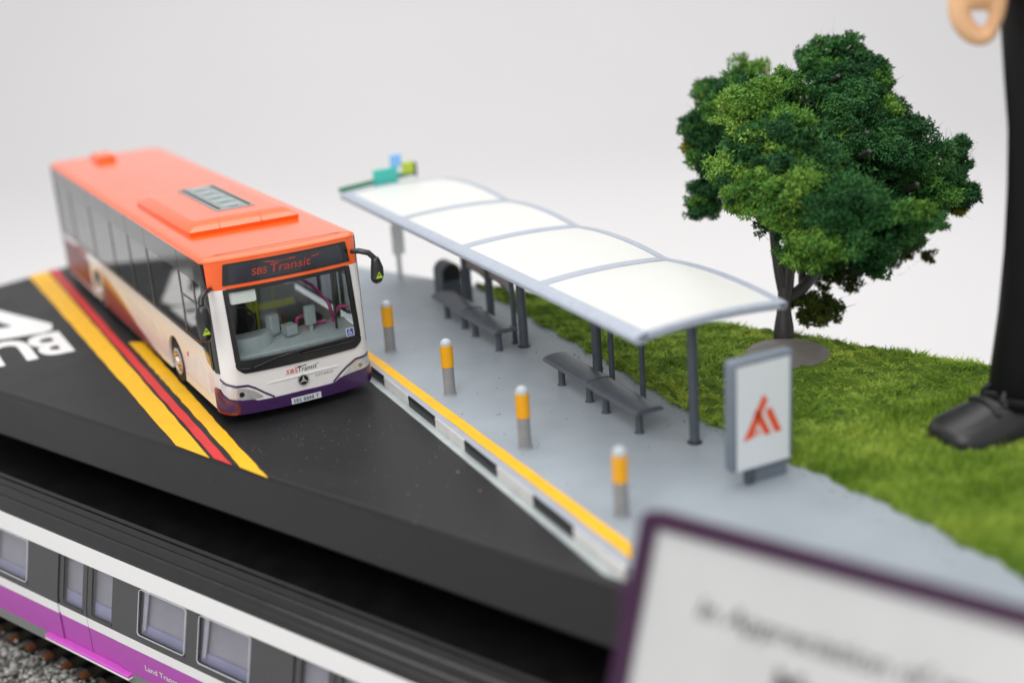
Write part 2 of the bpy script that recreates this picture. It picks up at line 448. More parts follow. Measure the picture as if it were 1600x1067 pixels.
# lettering painted on the road: tops point to the front
Sroad = lambda u, v, o: (-u, -v, o)
lettering('road_lettering', 'BUS', Sroad, 1.50, -9.62, 2.75, 2.0, 'roadwhite', road, .010, bold=.035)
patch('road_arrow', [(-1.5, 10.55), (-1.6, 9.98), (-1.85, 9.83), (-3.6, 10.15), (-4.2, 10.3), (-4.2, 11.3), (-3.6, 11.25), (-2.42, 11.05), (-2.75, 12.0), (-3.3, 13.6), (-2.75, 13.7), (-2.1, 12.05)], ident, .012, .008, 'roadwhite', road, smooth=0)

# ------------------------------------------------------------------ pavement with kerb
ZP = .27
ys = np.linspace(-10.05, 14.93, 26)
ke = [(kerb_x(y) + .02, y) for y in ys]
mb = MB(); mb.prism(ke[::-1] + [xy(BN(26, -1.2)), xy(BN(26, 9.89))], .002, ZP)
pave = structure(mb.build('pavement', 'pave', None))
e1 = .06; step = 1.43
bounds = [e1 - step * i for i in range(7)] + [-10.12]
bounds = [e1 + step * i for i in range(10, 0, -1)] + bounds
Skerb = lambda u, v, o: (kerb_x(u) - o * .9977, u + o * .0685, v)
for i in range(len(bounds) - 1):
    a, b = bounds[i], bounds[i + 1]
    white = (i % 2 == 0)
    w = rnd.uniform(-.01, .01)
    poly = [(b + .006, .02), (a - .006, .02), (a - .006, ZP + .0), (b + .006, ZP + .0)]
    mb = MB()
    pr = [(.004, .02), (.022, .06), (.016, .15), (.024, .22), (.012, .268), (-.03, ZP + .004)]
    rows = []
    for y in np.linspace(a - .008, b + .008, 8): rows.append([Skerb(y, z, o + rnd.uniform(-.002, .002)) for o, z in pr] + [Skerb(y, .02, -.03)])
    mb.grid(rows, close=True); k = len(rows[0])
    mb.add(rows[0], [tuple(range(k))]); mb.add(rows[-1], [tuple(reversed(range(k)))])
    mb.build('kerb_block', 'kerbwhite' if white else 'kerbblack', pave, 50)
# grey top strip, yellow line, gutter
def strip(name, u0, u1, z, th, m, y0, y1, slant=0, k=50, g0=0, g1=0):
    L = []; Rr_ = []
    for i in range(k + 1):
        y = y0 + (y1 - y0) * i / k
        L.append((kerb_x(y) + u0 - g0 * (y + 3) + rnd.uniform(-.006, .006), y)); Rr_.append((kerb_x(y + slant) + u1 - g1 * (y + 3) + rnd.uniform(-.006, .006), y + slant))
    return patch(name, L + Rr_[::-1], ident, z, th, m, pave, smooth=0)


strip('kerb_top', .0, .14, ZP + .006, .004, 'kerbgrey', -10.02, 14.6, -.08)
strip('yellow_line', .14, .37, ZP + .014, .010, 'yellow', -9.98, 14.1, .42, 50, .009, .0135)
strip('gutter', -.17, .012, .03, .028, 'gutter', -9.75, 14.9, -.42)

# ------------------------------------------------------------------ bollards
def bollard(x, y, label):
    t = thing('bollard', label, 'bollard', (x, y, ZP), 0, 'bollards along the kerb')
    return t


BLAB = ['yellow and grey bollard standing nearest the bus front', 'yellow and grey bollard second from the bus along the kerb',
        'yellow and grey bollard third from the bus, level with the near bench', 'yellow and grey bollard nearest the purple framed plaque']
first = None
for (x, y), lab in zip([(4.47, 1.55), (4.25, -1.86), (4.06, -5.26), (3.88, -8.66)], BLAB):
    if first is None:
        first = t = bollard(x, y, lab)
        mb = MB(); mb.lathe([(.15, 0), (.15, .012), (.135, .02), (.125, .03), (.122, .62)]); mb.build('post', 'postgrey', t)
        mb = MB(); mb.lathe([(.128, .62), (.133, .626), (.133, 1.095), (.128, 1.10)]); mb.build('sleeve', 'amberpost', t)
        mb = MB(); mb.lathe([(.126, 1.10)] + [(.128 * math.cos(a), 1.11 + .128 * math.sin(a)) for a in np.linspace(0, 1.5, 8)]); mb.build('cap', 'capgrey', t, 60)
    else:
        t = copy_tree(first); t.location = (x, y, ZP); t['label'] = lab

# ------------------------------------------------------------------ bus
HW = 1.715; BL = 15.75
bus = thing('bus', 'orange and white single deck city bus with purple bumper standing on the road', 'bus')


def plan():
    xe = HW - .38; P = []
    for x in np.linspace(0, xe, 16): P.append((x, .09 * (x / xe) ** 2))
    for a in np.linspace(0, math.pi / 2, 14)[1:]:
        P.append((xe + .38 * math.sin(a), .09 + .46 * (1 - math.cos(a))))
    for y in np.linspace(.6, BL - .35, 40): P.append((HW, y))
    for a in np.linspace(0, math.pi / 2, 10)[1:]: P.append((HW - .35 + .35 * math.cos(a), BL - .35 + .35 * math.sin(a)))
    for x in np.linspace(HW - .35, 0, 8)[1:]: P.append((x, BL))
    return np.array(P)


PL = plan(); SEG = np.concatenate([[0], np.cumsum(np.hypot(*np.diff(PL, axis=0).T))])


def plan_at(s):
    a = min(abs(s), SEG[-1]); x = np.interp(a, SEG, PL[:, 0]); y = np.interp(a, SEG, PL[:, 1])
    e = .03; x2 = np.interp(min(a + e, SEG[-1]), SEG, PL[:, 0]); y2 = np.interp(min(a + e, SEG[-1]), SEG, PL[:, 1])
    x1 = np.interp(max(a - e, 0), SEG, PL[:, 0]); y1 = np.interp(max(a - e, 0), SEG, PL[:, 1])
    tx, ty = x2 - x1, y2 - y1; l = math.hypot(tx, ty) or 1; nx, ny = ty / l, -tx / l
    if a == 0: nx, ny = 0, -1
    sg = 1 if s >= 0 else -1
    return HW + sg * x, y, sg * nx, ny


def rake(z): return .105 * max(0, z - 1.15) - .04 * max(0, 1.15 - z) * 0


def S(s, z, off=0):
    x, y, nx, ny = plan_at(s)
    return (x + nx * off, y + ny * off + rake(z) * max(0, -ny), z)


def sx(x):  # arc position of a front point with that x
    a = abs(x - HW); k = np.argmax(PL[:, 0] >= HW - 1e-6)
    return math.copysign(np.interp(min(a, HW), PL[:k + 1, 0], SEG[:k + 1]), x - HW)


def sy(y, side=-1):  # arc position of a side point with that y
    i0 = 15; i1 = 15 + 13 + 40
    return side * float(np.interp(y, PL[i0:i1, 1], SEG[i0:i1]))


def F(pts): return [(sx(x), z) for x, z in pts]


def L(pts, side=-1): return [(sy(y, side), z) for y, z in pts]


def rounded(poly, r, k=4):
    out = []; n = len(poly)
    for i in range(n):
        p = Vector(poly[i]); a = (Vector(poly[i - 1]) - p); b = (Vector(poly[(i + 1) % n]) - p)
        q = min(r, a.length * .45, b.length * .45); A = p + a.normalized() * q; B = p + b.normalized() * q
        for j in range(k + 1):
            t = j / k; out.append(tuple((1 - t) ** 2 * A + 2 * t * (1 - t) * p + t * t * B))
    return out


BODY = thing('body', '', '')
for k_ in ('label', 'category'): del BODY[k_]
BODY.parent = bus
bp = lambda name, poly, off, th, m, du=.12, dv=None, parent=None, sm=35: patch(name, poly, S, off, th, m, parent or bus, du, dv, sm)
yl = .30  # where the front turns into the side
# white lower front and pillars
bp('front_panel', [(sy(yl), .40), (sy(yl, 1), .40), (sy(yl, 1), 1.28), (sy(yl), 1.28)], 0, .07, 'white', .08)
bp('front_pillar', [(sy(yl), 1.28), (sx(.42), 1.28), (sx(.41), 2.87), (sy(yl), 2.87)], 0, .07, 'white', .08, .4)
bp('front_pillar', [(sx(3.10), 1.28), (sy(yl, 1), 1.28), (sy(yl, 1), 2.87), (sx(3.08), 2.87)], 0, .07, 'white', .08, .4)
bp('front_header', [(sy(yl), 2.87), (sy(yl, 1), 2.87), (sy(yl, 1), 3.455), (sy(yl), 3.455)], 0, .07, 'orange', .08)
# bumper
tl = F([(3.36, .57), (2.86, .535), (2.56, .50), (2.44, .43), (2.0, .43), (1.72, .44), (1.35, .435), (1.02, .43), (.70, .44), (.62, .48), (.40, .495), (.14, .56)])
bp('bumper', [(sy(.55), .24), (sx(.5), .19), (sx(1.7), .175), (sx(2.95), .19), (sy(.55, 1), .24), (sy(.55, 1), .60)] + tl + [(sy(.35), .70), (sy(.55), .74)], .035, .09, 'purple', .08)
bp('bumper_corner', rounded([(sy(.56), .23), (sx(.30), .20), (sx(.34), .40), (sx(.10), .55), (sy(.34), .72), (sy(.56), .78)], .08), .042, .02, 'redlens', .06)
bp('fog_recess', rounded([(sy(.50), .29), (sx(.27), .26), (sx(.28), .40), (sx(.08), .52), (sy(.34), .64), (sy(.50), .68)], .07), .047, .02, 'purple', .06)
bp('side_marker', [(sx(3.33), .37), (sy(.42, 1), .37), (sy(.42, 1), .54), (sx(3.34), .53)], .045, .02, 'amber', .06)
# headlamps
hl = bp('headlight', rounded(F([(.06, .92), (.14, .82), (.52, .735), (.66, .66), (.84, .50), (.40, .505), (.15, .57), (.05, .73)]), .05), .022, .03, 'lamp', .06)
flat(S, [circle(sx(.385), .635, .055)], 'blackink', 'bulb', hl, .03)
hr = bp('headlight', rounded(F([(2.60, .515), (2.88, .73), (2.98, .77), (3.37, .785), (3.38, .58), (2.86, .55)]), .05), .022, .03, 'lamp', .06)
flat(S, [circle(sx(3.08), .665, .045)], 'greyink', 'bulb', hr, .03)


def ribbon(name, pts, w, m, off, parent):
    up = [(u, v + w / 2) for u, v in pts]; dn = [(u, v - w / 2) for u, v in pts]
    return bp(name, up + dn[::-1], off, .012, m, .06, parent=parent)


ribbon('lamp_trim', F([(.05, .98), (.12, .89), (.30, .82), (.54, .80), (.68, .72), (.86, .58), (1.06, .445)]), .045, 'purple', .016, bus)
ribbon('lamp_trim', F([(2.40, .445), (2.56, .58), (2.74, .70), (2.98, .82), (3.38, .835)]), .045, 'purple', .016, bus)
# moulded crease in the front panel
bp('crease', rounded(F([(.95, .76), (1.9, .80), (2.55, .79), (2.55, .765), (1.9, .765)]), .02), .010, .02, 'white', .1)
# windscreen
wo = rounded(F([(.34, 2.86), (3.13, 2.86), (3.17, 1.22), (3.02, 1.075), (.49, 1.075), (.35, 1.22)]), .10)
wi = F([(.445, 2.78), (3.05, 2.78), (3.08, 1.335), (.455, 1.335)])
bp('windscreen_frame', F([(.33, 2.79), (3.14, 2.79), (3.13, 2.865), (.34, 2.865)]), .018, .06, 'busblack', .08)
bp('windscreen_frame', rounded(F([(.50, 1.07), (3.02, 1.07), (3.175, 1.20), (3.175, 1.34), (.345, 1.34), (.345, 1.20)]), .06), .018, .06, 'busblack', .08)
bp('windscreen_frame', F([(.345, 1.33), (.455, 1.33), (.445, 2.80), (.335, 2.80)]), .0181, .06, 'busblack', .08, .3)
bp('windscreen_frame', F([(3.075, 1.33), (3.178, 1.33), (3.14, 2.80), (3.04, 2.80)]), .0181, .06, 'busblack', .08, .3)
bp('windscreen', wi, .008, .012, 'glass', .08, .3)
for nm, a in (('wiper', [(.40, 1.20), (.66, 1.165), (1.1, 1.27), (1.62, 1.36)]), ('wiper', [(1.28, 1.29), (1.8, 1.34), (2.75, 1.345)]), ('wiper', [(1.75, 1.26), (2.3, 1.26), (2.95, 1.25)])):
    mb = MB(); mb.tube([S(sx(x), z, .05) for x, z in a], [.026, .03, .018, .012][:len(a)], 8); mb.build(nm, 'busblack', bus)
mb = MB(); mb.cyl(S(sx(.66), 1.165, .0), S(sx(.66), 1.165, .085), .05, 12); mb.build('wiper_hub', 'busblack', bus)
# destination sign
ds = bp('destination_sign', rounded(F([(.42, 3.385), (3.13, 3.385), (3.17, 2.945), (.345, 2.945)]), .03), .012, .03, 'busblack', .08)
bp('display', rounded(F([(.52, 3.345), (2.98, 3.345), (3.03, 2.985), (.50, 2.985)]), .03), .016, .01, 'sign', .08, parent=ds)
lettering('lettering', 'SBS', S, sx(.97), 3.075, .35, .135, 'ledorange', ds, .020, shear=.2, bold=.02)
lettering('lettering', 'Transit', S, sx(1.38), 3.075, .90, .165, 'ledorange', ds, .020, shear=.2, bold=.012)
flat(S, [F([(1.22, 3.315), (1.95, 3.295), (1.95, 3.27), (1.45, 3.265)]), F([(2.30, 3.24), (2.48, 3.265), (2.47, 3.24), (2.32, 3.215)])], 'ledorange', 'swoosh', ds, .020)
# logo, star, model letters, plate
lettering('front_lettering', 'SBS', S, sx(1.37), .865, .26, .095, 'red', bus, .004, shear=.12, bold=.006, spacing=1.12)
lettering('front_lettering', 'Transit', S, sx(1.64), .865, .42, .105, 'blackink', bus, .004, shear=.2, bold=.003, spacing=1.1)
flat(S, [F([(1.50, .985), (1.66, .998), (1.66, .985)])], 'red', 'swoosh', bus)
flat(S, [F([(1.62, .985), (1.84, .992), (1.84, .978), (1.66, .972)])], 'blackink', 'swoosh', bus)
flat(S, [F([(2.02, .955), (2.13, .968), (2.10, .952)])], 'blackink', 'swoosh', bus)
lettering('front_lettering', 'CITARO', S, sx(2.01), .672, .40, .045, 'greyink', bus, .004, bold=.01, spacing=1.2)
em = bp('star_emblem', circle(sx(1.725), .665, .125, 28), .016, .02, 'busblack', None)
flat(S, ring(sx(1.725), .665, .127, .022, n=30), 'hub', 'emblem_ring', em, .022)
flat(S, [[(sx(1.725) + .030 * math.cos(math.radians(a - 90)), .665 + .030 * math.sin(math.radians(a - 90))), (sx(1.725) + .112 * math.cos(math.radians(a)), .665 + .112 * math.sin(math.radians(a))), (sx(1.725) + .030 * math.cos(math.radians(a + 90)), .665 + .030 * math.sin(math.radians(a + 90)))] for a in (90, 210, 330)], 'hub', 'emblem_star', em, .022)
np_ = bp('number_plate', F([(1.40, .325), (2.07, .325), (2.07, .195), (1.40, .195)]), .052, .02, 'plate', .2)
lettering('plate_lettering', 'SBS 8888 T', S, sx(1.445), .222, .57, .078, 'blackink', np_, .056, bold=.002, spacing=1.08)
# accessibility sticker
st = bp('sticker', F([(2.84, 1.54), (3.02, 1.54), (3.02, 1.36), (2.84, 1.36)]), .024, .004, 'plate', None)
flat(S, [F([(2.855, 1.525), (3.005, 1.525), (3.005, 1.375), (2.855, 1.375)])], 'blue', 'sticker_field', st, .026)
flat(S, [circle(sx(2.915), 1.502, .014, 10)] + ring(sx(2.92), 1.428, .04, .013, 120, 370, 12) + [F([(2.908, 1.485), (2.924, 1.485), (2.93, 1.44), (2.914, 1.44)]), F([(2.92, 1.455), (2.955, 1.455), (2.975, 1.405), (2.96, 1.40), (2.945, 1.44), (2.92, 1.44)])], 'plate', 'sticker_symbol', st, .028)

# ---- sides
WIN = {-1: [.30, 1.22, 2.25, 4.87, 6.62, 8.45, 10.75, 13.2, 15.3], 1: [.30, 1.5, 2.9, 4.87, 6.62, 8.45, 10.75, 13.2, 15.3]}
for side in (-1, 1):
    def arch(yc, r=.63, zc=.50):
        a0 = math.asin((zc - .22) / r)
        return [(yc + r * math.cos(a), zc + r * math.sin(a)) for a in np.linspace(math.pi + a0, -a0, 18)]
    fr = [(.56, .22)] if True else []
    low = fr + arch(3.5) + arch(11.1) + [(BL - .36, .30), (BL - .36, 1.49), (1.22, 1.49), (1.0, 1.20), (.66, 1.10), (yl, 1.14), (yl, .74), (.56, .74)]
    if side == 1: low = fr + arch(3.5) + arch(11.1) + [(BL - .36, .30), (BL - .36, 1.49), (yl, 1.30), (yl, .62), (.56, .62)]
    bp('side_panel', L(low, side), 0, .06, 'white', .5 if side == 1 else .25, None, sm=30)
    # skirt line moulding
    bp('skirt_moulding', L([(.8, .47), (2.8, .47), (2.8, .49), (.8, .49)], side), .006, .01, 'white', .3)
    # upper dark band
    ub = [.36] + [2.18, 4.87, 6.62, 8.45, 10.75, 13.2] + [BL - .36]
    for a, b in zip(ub[:-1], ub[1:]):
        bp('upper_band', L([(a + .012, 2.96), (b - .012, 2.96), (b - .012, 3.44), (a + .012, 3.44)], side), .004, .05, 'band', .4)
    w = WIN[side]
    for i in range(len(w) - 1):
        a, b = w[i], w[i + 1]; zb = 1.50
        if side == -1 and i == 0: poly = [(a, 1.145), (.66, 1.11), (.98, 1.20), (1.19, 1.50), (b, 1.52), (b, 2.96), (a, 2.96)]
        else: poly = [(a, zb), (b, zb), (b, 2.96), (a, 2.96)]
        bp('side_window', L(poly, side), -.008, .012, 'tint', .25)
    for y in w[1:-1] + ([.62] if side == -1 else []):
        bp('window_post', L([(y - .055, 1.49 if y > 1 else 1.14), (y + .055, 1.49 if y > 1 else 1.14), (y + .055, 2.96), (y - .055, 2.96)], side), .0, .05, 'busblack', None)
    bp('window_post', L([(yl, 1.10), (yl + .16, 1.10), (yl + .14, 3.44), (yl, 2.9)], side), .006, .05, 'busblack', .05, .3)
    bp('window_rail', L([(1.19, 1.495), (BL - .4, 1.495), (BL - .4, 1.56), (1.22, 1.56)], side), .003, .05, 'busblack', .5)
    bp('window_rail', L([(1.22, 2.42), (2.25, 2.42), (2.25, 2.46), (1.22, 2.46)], side), .003, .03, 'busblack', .5)
# rear end
bp('rear_panel', [(SEG[-1] * k, z) for k, z in ((-1, .3), (1, .3))] and [(sy(BL - .36, 1), .3), (SEG[-1], .3), (SEG[-1], 3.44), (sy(BL - .36, 1), 3.44)], 0, .06, 'busblack', .1)
bp('rear_panel', [(sy(BL - .36), .3), (-SEG[-1], .3), (-SEG[-1], 3.44), (sy(BL - .36), 3.44)], 0, .06, 'busblack', .1)
# printed artwork on the left side
def art(name, pts, m, off): return patch(name, L(pts), S, off, .003, m, bus, .3, None, 0)
art('side_print', [(4.9, .235), (5.6, .235), (10.4, .235), (10.4, .95), (9.4, .85), (8.2, .70), (6.8, .48), (5.6, .30)], 'maroon', .006)
art('side_print', [(7.0, .53), (8.2, .71), (9.4, .86), (10.4, .96), (10.6, 1.22), (9.6, 1.12), (8.3, .88)], 'gold', .006)
art('side_print', [(12.0, .35), (15.2, .35), (15.2, 1.3), (13.4, 1.35), (11.9, 1.2)], 'maroon', .006)
art('side_print', [(4.5, .75), (5.3, .62), (6.6, .78), (8.0, 1.02), (7.4, 1.22), (6.2, 1.10), (5.2, 1.08)], 'beige', .005)
art('side_print', [(1.0, .5), (2.75, .5), (2.6, .95), (1.5, 1.15), (.9, .98)], 'peach', .004)
art('side_print', [(12.1, 1.30), (13.4, 1.36), (13.2, 1.46), (12.0, 1.44)], 'ledorange', .006)
flat(S, [L(circle(2.45, .98, .06, 12))], 'red', 'side_emblem', bus, .008)

# ---- roof
def roof():
    off = [(3.44, 0), (3.475, .0), (3.505, -.03), (3.53, -.08), (3.543, -.15), (3.55, -.22)]
    n = 90; rows = []
    ss = np.concatenate([np.linspace(-SEG[-1], sy(.6), 45), np.linspace(sy(.6), sy(.6, 1), 41)[1:-1], np.linspace(sy(.6, 1), SEG[-1], 45)])
    for z, o in off: rows.append([S(s, z, o + .006) for s in ss])
    mb = MB(); mb.grid(rows); k = len(ss); base = (len(off) - 1) * k
    for j in range(k // 2):
        q = (base + j, base + j + 1, base + k - 2 - j, base + k - 1 - j)
        mb.f.append(q if q[1] != q[2] else (q[0], q[1], q[3])); mb.mi.append(0)
    return mb.build('roof', 'orange', bus, 40)


rf = roof()


def loft(rings, name, m, parent, smooth=30, bev=0):
    mb = MB(); mb.grid(rings, close=True); n = len(rings[0]); k = len(mb.v)
    mb.add(rings[0], [tuple(reversed(range(n)))]); mb.add(rings[-1], [tuple(range(n))])
    return mb.build(name, m, parent, smooth, bev)


def rrect(x0, x1, y0, y1, z, r=.1):
    return [(x, y, z) for x, y in rounded([(x0, y0), (x1, y0), (x1, y1), (x0, y1)], r, 3)]


pod = loft([rrect(.44, 2.98, 2.52, 6.95, 3.54), rrect(.43, 2.99, 2.50, 6.98, 3.64), rrect(.47, 2.95, 2.56, 6.9, 3.675), rrect(.62, 2.80, 2.86, 6.55, 3.78), rrect(.70, 2.72, 2.98, 6.4, 3.79)], 'roof_pod', 'orange', bus, 30)
mb = MB()
for x in (1.12, 2.08):
    mb.tube([(x + .1, 2.85, 3.785), (x + .02, 2.56, 3.685), (x, 2.495, 3.66), (x, 2.49, 3.56)], .012, 6)
mb.build('pod_seam', 'orange', pod)
mb = MB(); mb.box((1.86, 5.1, 3.795), (.92, 3.1, .03)); gr = mb.build('roof_grill', 'grill', bus, bev=.01)
for y in np.linspace(3.9, 6.3, 5):
    mb = MB(); mb.box((1.86, y, 3.815), (.5, .26, .02)); mb.lathe([(.17, 0), (.17, .02), (.12, .026), (.05, .02)], (1.86, y, 3.815), 16); mb.build('fan_grate', 'bluegrey', gr, bev=.006)
for x in (1.50, 2.22):
    mb = MB(); mb.box((x, 5.1, 3.815), (.05, 2.9, .02)); mb.build('grill_bar', 'darkgrey', gr)
mb = MB(); mb.box((1.42, 14.6, 3.64), (.62, .9, .22), 0, .85); mb.build('roof_vent', 'orange', bus, bev=.06, seg=3)
mb = MB(); mb.tube([S(sx(.3), 3.50, -.10), (.26, 1.2, 3.535), (.26, 2.4, 3.54)], .012, 6); mb.tube([(3.2, .6, 3.53), (3.2, 2.4, 3.535)], .012, 6); mb.build('roof_seam', 'orange', rf)

# ---- mirrors
def mirror(pts_arm, head, tri, rad):
    ob = MB(); ob.tube(pts_arm, [.05] + [.062] * (len(pts_arm) - 2) + [.07], 10); o = ob.build('mirror', 'busblack', bus, 50)
    mb = MB(); mb.tube([head[0], head[1], head[2], head[3]], rad, 14, round_ends=True); mb.build('mirror_head', 'busblack', o, 60)
    c = Vector(tri); mb = MB(); q = .085
    mb.add([c + Vector((-q, 0, -q * .8)), c + Vector((q, 0, -q * .8)), c + Vector((0, 0, q))], [(0, 1, 2)]); t = mb.build('warning_sticker', 'limetri', o, 0)
    mb = MB(); mb.add([c + Vector((a * .4, -.003, b * .4)) for a, b in ((-.06, -.02), (.06, -.02), (.05, .07), (-.05, .07))], [(0, 1, 2, 3)]); mb.build('sticker_symbol', 'blackink', t, 0)


mirror([(.10, .30, 2.93), (-.08, .10, 2.94), (-.20, -.02, 2.86), (-.22, -.05, 2.74)], [(-.22, -.05, 2.62), (-.22, -.06, 2.5), (-.22, -.06, 2.3), (-.22, -.05, 2.10)], (-.24, -.222, 2.23), [.13, .155, .155, .135])
mirror([(3.20, .20, 3.17), (3.30, .02, 3.20), (3.48, -.06, 3.14), (3.58, -.10, 3.02), (3.62, -.10, 2.9)], [(3.61, -.10, 2.95), (3.625, -.10, 2.80), (3.62, -.10, 2.65), (3.60, -.10, 2.58)], (3.60, -.252, 2.66), [.10, .135, .145, .135])

# ---- wheels
def wheel(x, y, side, label=None):
    w = MB(); r = .52
    w.lathe([(.30, 0), (r - .04, 0), (r, .05), (r, .33), (r - .04, .38), (.30, .38)], (x, y, r), 36, 'X'); o = w.build('wheel', 'tyre', bus, 40)
    xx = x if side < 0 else x + .38; d = -1 if side < 0 else 1
    mb = MB(); mb.lathe([(.31, 0), (.31, d * .02), (.26, d * .03), (.24, -d * .03), (.13, -d * .02), (.11, d * .06), (.05, d * .075)], (xx, y, r), 28, 'X'); h = mb.build('hub', 'hub', o, 40)
    mb = MB()
    for a in range(8): mb.ball((xx + d * .02, y + .18 * math.cos(a * .785), r + .18 * math.sin(a * .785)), .03, 8, 5)
    mb.build('wheel_nut', 'amberpost', o)


for y in (3.5, 11.1):
    wheel(.03, y, -1); wheel(3.02, y, 1)
# dark wheel wells and underbody
mb = MB(); mb.box((HW, BL / 2 + .1, .36), (3.1, BL - 1.0, .26)); mb.build('underbody', 'busblack', bus)
for y in (3.5, 11.1):
    for x in (.46, 2.97):
        mb = MB(); mb.box((x, y, .78), (.72, 1.4, .66)); mb.build('wheel_well', 'darkgrey', bus)
# ---- interior
mb = MB(); mb.box((HW, BL / 2 + .2, .55), (3.25, BL - 1.2, .1)); mb.build('cabin_floor', 'darkgrey', bus)
mb = MB(); mb.box((HW, BL / 2 + .2, 3.40), (3.2, BL - 1.2, .05)); mb.build('ceiling', 'cream', bus)
mb = MB(); mb.add([(.2, .28, 1.2), (3.24, .28, 1.2), (3.24, .28, 1.36), (.2, .28, 1.36), (.2, 1.15, 1.2), (3.24, 1.15, 1.2), (3.24, 1.15, 1.5), (.2, 1.15, 1.5)], [(0, 1, 2, 3), (3, 2, 6, 7), (7, 6, 5, 4), (0, 3, 7, 4), (1, 5, 6, 2), (0, 4, 5, 1)]); mb.build('dashboard', 'bluegrey', bus, bev=.04)
rows = []
for a in np.linspace(0, math.pi, 14):
    rows.append([(.88 + .62 * math.cos(a), .98 - .55 * math.sin(a), 1.38), (.88 + .60 * math.cos(a), .98 - .53 * math.sin(a), 1.60), (.88 + .56 * math.cos(a), .98 - .48 * math.sin(a), 1.66), (.88, 1.0, 1.64)])
mb = MB(); mb.grid(rows); mb.build('instrument_cowl', 'bluegrey', bus, 50, recalc=False)
mb = MB(); mb.tube([(.92 + .34 * math.cos(a), 1.32 + .12 * math.sin(a), 1.80 + .30 * math.sin(a)) for a in np.linspace(0, 6.283, 24)], .03, 8); mb.build('steering_wheel', 'darkgrey', bus)
mb = MB(); mb.box((.95, 2.2, 1.5), (.8, .25, 1.3)); mb.box((.95, 1.9, 1.1), (.8, .7, .2)); mb.box((.95, 2.2, 2.3), (.45, .2, .35)); mb.build('driver_seat', 'blackink', bus, bev=.06)
mb = MB(); mb.box((1.52, .95, 1.72), (.26, .2, .46), .4); mb.build('cash_box', 'bluegrey', bus, bev=.04)
mb = MB(); mb.box((1.83, .8, 1.58), (.26, .28, .22), .15); mb.box((1.83, .8, 1.70), (.15, .16, .02), .15); mb.build('coin_tray', 'bluegrey', bus, bev=.015)
mb = MB(); mb.box((2.32, .78, 1.80), (.25, .12, .44), .1); mb.cyl((2.33, .80, 1.4), (2.33, .80, 1.62), .05); mb.build('ticket_reader', 'bluegrey', bus, bev=.03)
for pts in ([(2.05, 1.0, 1.50), (2.1, 1.0, 1.72), (2.3, 1.0, 1.76), (2.5, 1.0, 1.52), (2.72, .9, 1.56)], [(2.55, 1.9, 2.35), (2.75, 1.6, 2.2), (2.95, 1.25, 1.85), (3.0, 1.1, 1.5)], [(3.2, .7, 1.84), (3.02, .75, 1.86), (2.95, .9, 1.7), (2.92, 1.0, 1.45)]):
    q = []
    for i in range(len(pts) - 1):
        for t in np.linspace(0, 1, 5)[:-1]: q.append(Vector(pts[i]).lerp(Vector(pts[i + 1]), t))
    q.append(Vector(pts[-1])); mb = MB(); mb.tube(q, .04, 8); mb.build('grab_rail', 'magenta', bus, 60)
for (x, y) in ((1.55, 2.0), (2.35, 3.2), (1.3, 5.2), (2.4, 6.5)):
    mb = MB(); mb.cyl((x, y, .6), (x, y, 3.38), .03, 8); mb.build('grab_rail', 'lime', bus)
mb = MB(); mb.box((1.42, 2.05, 2.35), (.12, .1, 1.3)); mb.box((1.95, 2.05, 1.82), (1.0, .1, .16)); mb.box((1.75, 2.05, 2.92), (.7, .1, .14)); mb.build('cab_partition', 'lime', bus, bev=.02)
for y in np.arange(3.8, 14.8, 1.15):
    for x in (.72, 2.72):
        mb = MB(); mb.box((x, y, .95), (1.0, .5, .14)); mb.box((x, y + .28, 1.3), (1.0, .12, .75)); mb.build('passenger_seat', 'bluegrey', bus, bev=.04)
bp('sun_visor', rounded(F([(.43, 2.80), (1.0, 2.80), (1.0, 2.53), (.46, 2.53)]), .05), -.03, .02, 'cream', .1)
mb = MB(); mb.box((.95, .95, 2.45), (.08, .05, .16)); mb.build('cab_lamp', 'red', bus)
mb = MB(); mb.cyl((2.82, .55, 1.45), (2.82, .55, 2.8), .03, 8); mb.cyl((3.15, 1.2, 1.2), (3.15, 1.2, 2.9), .05, 8); mb.build('door_post', 'busblack', bus)
COLL = [o for o in bpy.data.objects if o.name == 'body']
bpy.data.objects.remove(BODY)
bus.location = (0, 0, 0)

# ------------------------------------------------------------------ bus shelter
RZ = -math.atan(.066)
sh = thing('bus_shelter', 'bus shelter with four white roof panels on dark posts over the benches', 'shelter', (7.0, 0, 0), RZ)
V0, V1 = -7.62, 7.55; RIB = [-7.62, -3.72, .0, 3.6, 7.55]; UF, UR = -1.33, 1.78; ZR = 2.80


def roof_z(u, v):
    b = (u - UF) / (UR - UF)
    z = ZR + .085 * (1 - (2 * b - 1) ** 2)
    for a, c in zip(RIB[:-1], RIB[1:]):
        if a <= v <= c:
            t = (v - a) / (c - a); z += .125 * (1 - (2 * t - 1) ** 2) * b ** 1.6
    return z


